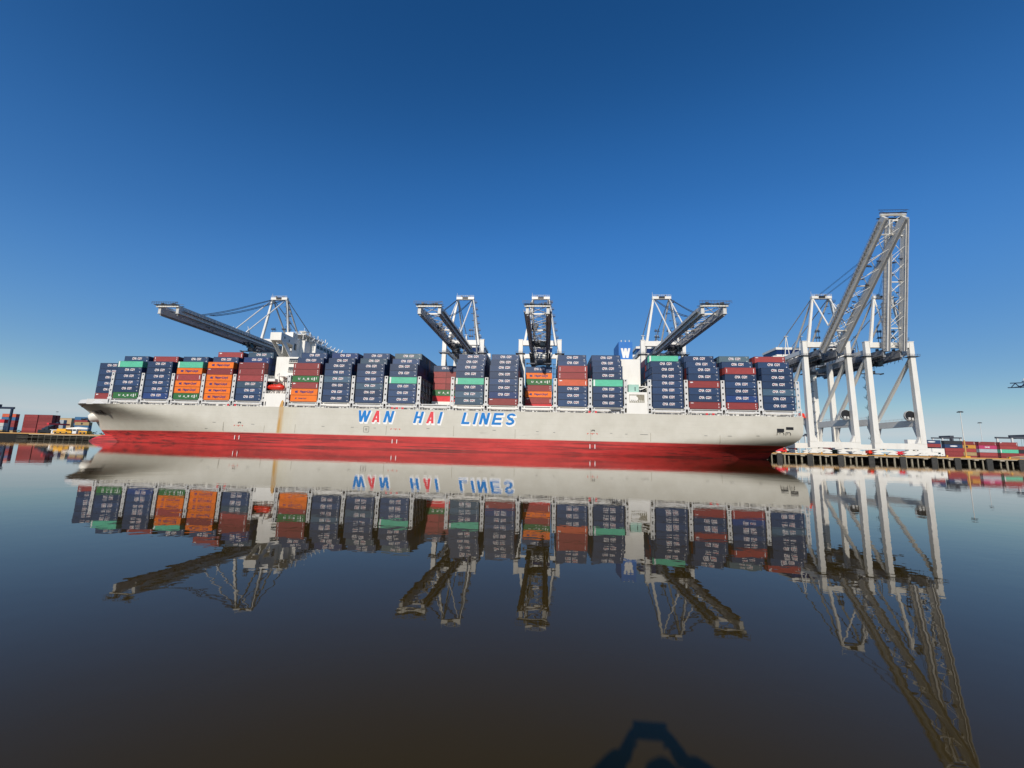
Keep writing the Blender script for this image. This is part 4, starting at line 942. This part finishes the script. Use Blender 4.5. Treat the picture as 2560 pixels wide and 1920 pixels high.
# yard gantry cranes
def rtg(x, y, w, h, label, m1='far_white', m2='crane_dark', depth=12):
    e = empty('yard_gantry', (x, y, QZ), label, 'yard crane', 'yard gantry cranes behind the stacks')
    for sx in (0, w):
        for sy in (0, depth):
            MB().box(sx-.6, sx+.6, sy-.5, sy+.5, .8, h).build('leg', m1, e)
        m = MB(); m.box(sx-.5, sx+.5, -1, depth+1, .6, 1.4); [m.tube((sx-.3, k, .6), (sx+.3, k, .6), .6, n=10) for k in (0, depth)]; m.build('wheels', 'black', e)
    for sy in (0, depth): MB().box(-1.5, w+1.5, sy-.5, sy+.5, h, h+1.4).build('top_beam', m2, e)
    m = MB(); m.box(w*.4, w*.4+4, -1, depth+1, h+1.4, h+3.2); m.box(w*.4+.5, w*.4+2.5, -2, 0, h-2.6, h); m.build('trolley', m2, e)
    m = MB(); [m.box(w*.4+1+k, w*.4+1.1+k, 4, 4.1, h-8, h) for k in (0, 2)]; m.box(w*.4-3, w*.4+7, 3.5, 5, h-8.4, h-8); m.build('spreader', m2, e)
    return e
rtg(450, 520, 19, 24, 'white-legged yard gantry just right of the rightmost crane')
rtg(250, 480, 17, 20, 'white-legged yard gantry seen under the middle of the rightmost crane')
rtg(290, 500, 17, 22, 'white-legged yard gantry behind the right leg of the rightmost crane')
rtg(193, 470, 12, 15, 'small white-legged gantry framed between the raised-boom cranes')
rtg(402, 400, 26, 19.5, 'dark-topped yard gantry at the right edge above the containers')
rtg(-408, 262, 23.4, 17.5, 'dark blue yard gantry leg cut by the left edge', 'steel_blue', 'steel_blue')
# light masts
def mast(x, y, h, label, base=False):
    e = empty('light_mast', (x, y, QZ), label, 'light mast', 'tall floodlight masts')
    MB().tube((0, 0, 0), (0, 0, h), .32, .12, n=8).build('pole', 'kerb_yellow' if base == 2 else 'far_white', e)
    m = MB(); m.tube((0, 0, h), (0, 0, h+.25), .9, n=10); [m.box(math.cos(k)*1.0-.25, math.cos(k)*1.0+.25, math.sin(k)*1.0-.25, math.sin(k)*1.0+.25, h-.4, h) for k in range(6)]; m.build('lamp_head', 'crane_dark', e)
    if base: m = MB(); m.box(-1.1, 1.1, -1, 1, 0, .9); m.build('base', 'yellow', e); MB().tube((0, 0, .9), (0, 0, 9), .36, .32, n=8).build('painted_foot', 'kerb_yellow', e)
mast(213.6, 235, 23.6, 'floodlight mast with yellow foot on the quay right of the cranes', True)
mast(331, 350, 28, 'thin plain mast behind the pink container stack')
mast(-632, 497, 31, 'thin distant mast left of the ship\'s bow')
# far crane boom entering at the right edge
e = empty('distant_crane', (309.5, 250, QZ), 'dark blue crane boom entering the photo at the right edge', 'gantry crane')
m = MB(); x0_, zb = -48.5, 40.0
for y in (0, 6):
    for z in (0, 2.6): m.bar((x0_+(0 if z else -1.5), y, zb+z), (30, y, zb+z+4), .45)
    for k in range(16): xx = x0_+k*5; m.bar((xx, y, zb+k*.25), (xx+2.5, y, zb+2.6+k*.25), .3); m.bar((xx+2.5, y, zb+2.6+k*.25), (xx+5, y, zb+k*.25), .3)
for k in range(10): m.bar((x0_+k*8, 0, zb+k*.4), (x0_+k*8, 6, zb+k*.4), .3)
m.build('boom', 'steel_blue', e)
m = MB(); m.rail([(x0_, -.6, zb+2.9), (30, -.6, zb+6.9)], 1.1, 2, .1); m.bar((x0_+4, 0, zb+3), (x0_+4, 0, zb+6.5), .2); m.bar((x0_+2, 0, zb+6.3), (x0_+5, 0, zb+6.5), .25); m.build('railing', 'crane_grey', e)
for px, py in ((0, 0), (0, 12), (24, 0), (24, 12)): MB().box(px-1, px+1, py-1, py+1, 0, 42).build('leg', 'steel_blue', e)
# mooring lines
for (a, b, lab) in (((227, 229.5, QZ+.6), (268, 226, 12.5), 'pinkish mooring line rising steeply at the right edge'), ((228, 229.8, QZ+.5), (268, 227.5, 9.0), 'pinkish mooring line slanting gently at the right edge')):
    A = Vector(a); B = Vector(b); pts = [A.lerp(B, t/10)+Vector((0, 0, -1.2*math.sin(math.pi*t/10))) for t in range(11)]
    tag(MB().path(pts, .22, 6).build('mooring_line', 'tan'), lab, 'rope', 'mooring lines at the right edge')
# bollards on the quay
for i, x in enumerate((110.5, 140, 170, 199, 227.5, 240)):
    e = empty('bollard', (x, 228.6, QZ), 'yellow bollard on the quay edge, '+('by the ship\'s rudder', 'under the nearer raised-boom crane', 'between the two raised-boom cranes', 'left of the light mast', 'where the mooring lines are made fast', 'near the right edge')[i], 'bollard', 'bollards on the quay edge')
    m = MB(); m.tube((0, 0, 0), (0, 0, .8), .35, .28, n=10); m.tube((0, 0, .8), (0, 0, 1.0), .5, .45, n=10); m.build('post', 'yellow', e)
    MB().tube((0, 0, 0), (0, 0, .08), .6, n=10).build('base', 'black', e)
def vehicle(x, y, L, body, cab, label, cat='truck', h=2.6):
    e = empty('yard_truck', (x, y, QZ), label, cat, 'vehicles on the quay')
    m = MB(); m.prism([(-L/2, 1.0), (-L/2, h), (L/2-2.2, h), (L/2-2.2, 1.0)], -1.2, 1.2); m.build('body', body, e)
    m = MB(); m.prism([(L/2-2.1, .7), (L/2-2.1, h+.2), (L/2-.6, h+.2), (L/2, 1.7), (L/2, .7)], -1.15, 1.15); m.build('cab', cab, e)
    m = MB(); m.box(L/2-1.9, L/2-.7, -1.17, -1.155, 1.7, h); m.build('window', 'glass_dark', e)
    for k in (-L/2+1, -L/2+2.2, L/2-1.2): MB().tube((k, -1.25, .5), (k, 1.25, .5), .5, n=12).build('wheel', 'black', e)
    return e
vehicle(122.5, 236, 8, 'letter_red', 'boat_red', 'red truck parked at the ship\'s stern on the quay')
vehicle(115.5, 233.5, 6, 'ship_white', 'ship_white', 'white van beside the red truck near the stern')
vehicle(168.2, 234.5, 4.5, 'boat_red', 'boat_red', 'orange-red truck between the two raised-boom cranes')
vehicle(153.5, 240, 6, 'paint_G'.replace('paint_G', 'foliage'), 'far_white', 'dark green truck under the nearer raised-boom crane')
vehicle(188.5, 243, 7, 'letter_red', 'letter_red', 'red truck right of the orange-red one, under the rightmost crane')
vehicle(205.5, 245, 9, 'ship_white', 'ship_white', 'white truck left of the light mast')
# white reefer generator bank and small items near the mast
e = empty('generator_trailer', (214, 262, QZ), 'long white generator trailer with a row of round fans by the light mast', 'trailer')
m = MB(); m.box(-7, 12, -1.3, 1.3, 1.0, 5.2); m.build('body', 'ship_white', e)
m = MB(); [m.tube((-1+k*2.2, 0, 5.2), (-1+k*2.2, 0, 5.9), .8, n=12) for k in range(5)]; m.build('fan', 'black', e)
m = MB(); m.box(-4.5, -3.5, -1.32, -1.31, 3.4, 4.4); m.box(-2.9, -1.9, -1.32, -1.31, 3.4, 4.4); m.box(2, 11, -1.32, -1.31, 1.6, 2.0); m.build('vent', 'glass_dark', e)
m = MB(); [m.tube((k, -1.3, .5), (k, 1.3, .5), .5, n=12) for k in (-5, 8, 10)]; m.build('wheel', 'black', e)
e = empty('site_office', (262, 330, QZ), 'white cabin with a dark stripe above the navy containers', 'cabin')
m = MB(); m.box(0, 12, 0, 3, 9.5, 13); m.box(.5, .9, .5, .9, 0, 9.5); m.box(11, 11.4, .5, .9, 0, 9.5); m.build('walls', 'ship_white', e)
m = MB(); m.box(5.5, 11.8, -.03, -.01, 10.3, 10.9); m.build('window', 'glass_dark', e)
# long low white sheds seen past the crane sills
def shed(x, y, w, d, h, m1, label, name='warehouse', roof='far_white', win=True):
    e = empty(name, (x, y, QZ), label, 'building'); MB().box(0, w, 0, d, 0, h).build('wall', m1, e)
    MB().prism([(-.4, h), (w+.4, h), (w+.4, h+.4), (-.4, h+.4)], -.4, d+.4).build('roof', roof, e)
    if win:
        for k in range(int(w/5)): MB().box(1+k*5, 2.6+k*5, -.03, -.01, h*.35, h*.7).build('window', 'glass_dark', e)
    return e
shed(105, 262, 36, 10, 6.8, 'crane_white', 'long white shed behind the ship\'s stern and quay', win=False)
shed(196, 300, 12, 8, 6, 'crane_white', 'white shed behind the gap between the raised-boom cranes', win=False)
shed(-312, 244, 7, 5, 2.6, 'ship_white', 'small white hut with dark window on the left quay', 'quay_hut')
shed(-770, 600, 34, 20, 28, 'tan', 'tan block on the skyline left of the bow', 'distant_building', 'tan', False)
# yellow spreaders / lifting gear at the left quay, white sloping boom
e = empty('container_handler', (-290, 238, QZ), 'yellow and white container handler parked beside the bow', 'container handler')
m = MB(); m.box(-11, 1, -1.5, 1.5, .8, 2.2); m.box(6, 11.5, -1.5, 1.5, .8, 2.4); m.box(-9, -3, -1.3, 1.3, 2.2, 3.4); m.build('chassis', 'yellow', e)
MB().prism([(-4, 3.9), (4, 4.8), (10.5, 4.3), (10.5, 3.4), (-4, 3.2)], -.6, .6).build('boom', 'ship_white', e)
m = MB(); m.box(1.5, 4.2, -1.3, 1.3, .6, 3.4); m.build('cab', 'ship_white', e)
m = MB(); m.box(1.8, 3.9, -1.33, -1.31, 2.2, 3.2); m.build('window', 'glass_dark', e)
m = MB(); [m.tube((k, -1.6, .7), (k, 1.6, .7), .7, n=14) for k in (-9.5, -6, -2, 7.5, 10)]; m.build('wheel', 'black', e)
m = MB(); m.box(-10.5, 0, -1.56, -1.51, 1.35, 1.6); m.box(6.3, 11, -1.56, -1.51, 1.4, 1.7); m.build('stripe', 'crane_dark', e)
e = empty('reach_stacker', (-322, 250, QZ), 'dark reach stacker in front of the red block on the left quay', 'reach stacker')
m = MB(); m.box(-5, 4, -1.8, 1.8, 1, 2.8); m.build('chassis', 'black', e); m = MB(); m.bar((-4, 0, 3), (7, 0, 7.5), 1.1); m.build('boom', 'steel_blue', e)
m = MB(); m.box(-1, 1, -1, 1, 2.8, 5); m.build('cab', 'glass_dark', e); m = MB(); m.box(6, 7.5, -6, 6, 6, 7); m.build('spreader', 'letter_red', e)
m = MB(); [m.tube((k, -1.9, .9), (k, 1.9, .9), .9, n=14) for k in (-4, 2.5)]; m.build('wheel', 'black', e)
# skyline trees, far off
rt_ = random.Random(2); m = MB()
for i in range(1500):
    x = rt_.choice((rt_.uniform(150, 1300), rt_.uniform(-1500, -700))); h = 9+8*(.5+.5*math.sin(x*.013)*math.cos(x*.031))*rt_.uniform(.5, 1.1); y = rt_.uniform(900, 960)
    for k in range(3):
        c = Vector((x+rt_.uniform(-3, 3), y, QZ+h*rt_.uniform(.2, 1))); s = rt_.uniform(1.5, 4)
        m.add([c+Vector((rt_.uniform(-s, s), rt_.uniform(-s, s), rt_.uniform(-s, s)*.7)) for _ in range(4)], [(0, 1, 2), (0, 2, 3), (0, 3, 1), (1, 3, 2)])
m.box(150, 1300, 955, 958, QZ, QZ+7)
tag(m.build('distant_treeline', 'foliage'), 'thin dark tree line on the skyline behind the right yard', 'trees', None, 'stuff')

# ================================================================ PHOTOGRAPHER IN A KAYAK (casts the shadow at the foot of the picture)
def skin_figure(name, verts, edges, radii, mtl, parent=None, sub=2):
    me = bpy.data.meshes.new(name); me.from_pydata(verts, edges, []); o = bpy.data.objects.new(name, me); COL.objects.link(o)
    sk = o.modifiers.new('skin', 'SKIN'); me.skin_vertices[0].data[0].use_root = True
    for i, r in enumerate(radii): me.skin_vertices[0].data[i].radius = (r, r) if not isinstance(r, tuple) else r
    ss = o.modifiers.new('sub', 'SUBSURF'); ss.levels = ss.render_levels = sub
    me.materials.append(MATS[mtl])
    dg = bpy.context.evaluated_depsgraph_get(); me2 = bpy.data.meshes.new_from_object(o.evaluated_get(dg)); o.modifiers.clear(); o.data = me2; me2.name = name
    me2.polygons.foreach_set('use_smooth', [True]*len(me2.polygons))
    if not me2.materials: me2.materials.append(MATS[mtl])
    if parent: o.parent = parent
    return o
per = empty('person', (0, -.36, .27), 'person seated in a kayak holding a phone up with both arms', 'person')
BV = [(0, 0, .05), (0, .01, .25), (0, .02, .46), (0, .03, .60), (0, .05, .68), (0, .08, .78),
      (-.17, .02, .58), (-.34, .02, .88), (-.13, .27, .92), (.17, .02, .58), (.32, .02, .90), (.13, .27, .92),
      (-.1, .25, .08), (-.12, .55, .22), (-.1, .85, .06), (.1, .25, .08), (.12, .55, .22), (.1, .85, .06)]
BE = [(0, 1), (1, 2), (2, 3), (3, 4), (4, 5), (3, 6), (6, 7), (7, 8), (3, 9), (9, 10), (10, 11), (0, 12), (12, 13), (13, 14), (0, 15), (15, 16), (16, 17)]
BR = [.15, .13, .15, .12, .055, .05, .075, .062, .045, .075, .062, .045, .09, .065, .05, .09, .065, .05]
skin_figure('body', BV, BE, BR, 'shirt', per)
bm_ = MB(); n = 14; pr = [(.0, .03), (.03, .075), (.08, .085), (.14, .092), (.2, .08), (.235, .04), (.245, .005)]
vs = []
for h, r in pr:
    for j in range(n): t = 2*math.pi*j/n; vs.append((math.cos(t)*r*.85, .09+math.sin(t)*r*1.05, .76+h))
bm_.add(vs, [(i*n+j, i*n+(j+1) % n, (i+1)*n+(j+1) % n, (i+1)*n+j) for i in range(len(pr)-1) for j in range(n)])
bm_.box(-.012, .012, .17, .20, .85, .89)
for s in (-1, 1): bm_.box(s*.078-.01, s*.078+.01, .08, .11, .84, .9)
bm_.build('head', 'skin', per, True)
bm_ = MB(); vs = []
for h, r in ((.12, .1), (.17, .102), (.22, .085), (.255, .04), (.262, .004)):
    for j in range(n): t = 2*math.pi*j/n; vs.append((math.cos(t)*r*.88, .078+math.sin(t)*r*1.05, .76+h))
bm_.add(vs, [(i*n+j, i*n+(j+1) % n, (i+1)*n+(j+1) % n, (i+1)*n+j) for i in range(4) for j in range(n)]); bm_.build('hair', 'hair', per, True)
for s in (-1, 1):
    V = [(s*.128, .255, .90), (s*.105, .30, .965)]; E_ = [(0, 1)]; RR = [.034, .036]
    for f in range(4):
        b = len(V); V += [(s*(.09-.002*f), .315+.004*f, .99-.018*f), (s*.07, .328, .99-.018*f), (s*.055, .322, .985-.018*f)]; E_ += [(1, b), (b, b+1), (b+1, b+2)]; RR += [.009, .008, .007]
    b = len(V); V += [(s*.095, .29, .95), (s*.075, .292, .935)]; E_ += [(1, b), (b, b+1)]; RR += [.011, .009]
    skin_figure('hand', V, E_, RR, 'skin', per, 1)
ph = empty('phone', (0, -.03, CAM_H), 'black phone held level in both hands', 'phone'); MB().box(-.078, .078, -.008, .0, -.036, .036).build('case', 'black', ph); MB().box(-.07, .07, -.0095, -.0085, -.032, .032).build('screen', 'glass_dark', ph)
ky = empty('kayak', (0, -.5, 0), 'short orange kayak carrying the photographer', 'kayak'); vs = []; n = 12
st = [(-1.6, .03, .28), (-1.3, .2, .22), (-.8, .34, .18), (0, .38, .17), (.7, .32, .18), (1.2, .17, .22), (1.45, .03, .28)]
for y, w, z in st:
    for j in range(n): t = 2*math.pi*j/n; vs.append((math.cos(t)*w, y, z+math.sin(t)*min(w, .16)))
MB().add(vs, [(i*n+j, (i+1)*n+j, (i+1)*n+(j+1) % n, i*n+(j+1) % n) for i in range(len(st)-1) for j in range(n)]+[tuple(range(n)), tuple(range((len(st)-1)*n, len(st)*n))[::-1]]).build('hull', 'kayak', ky, True)
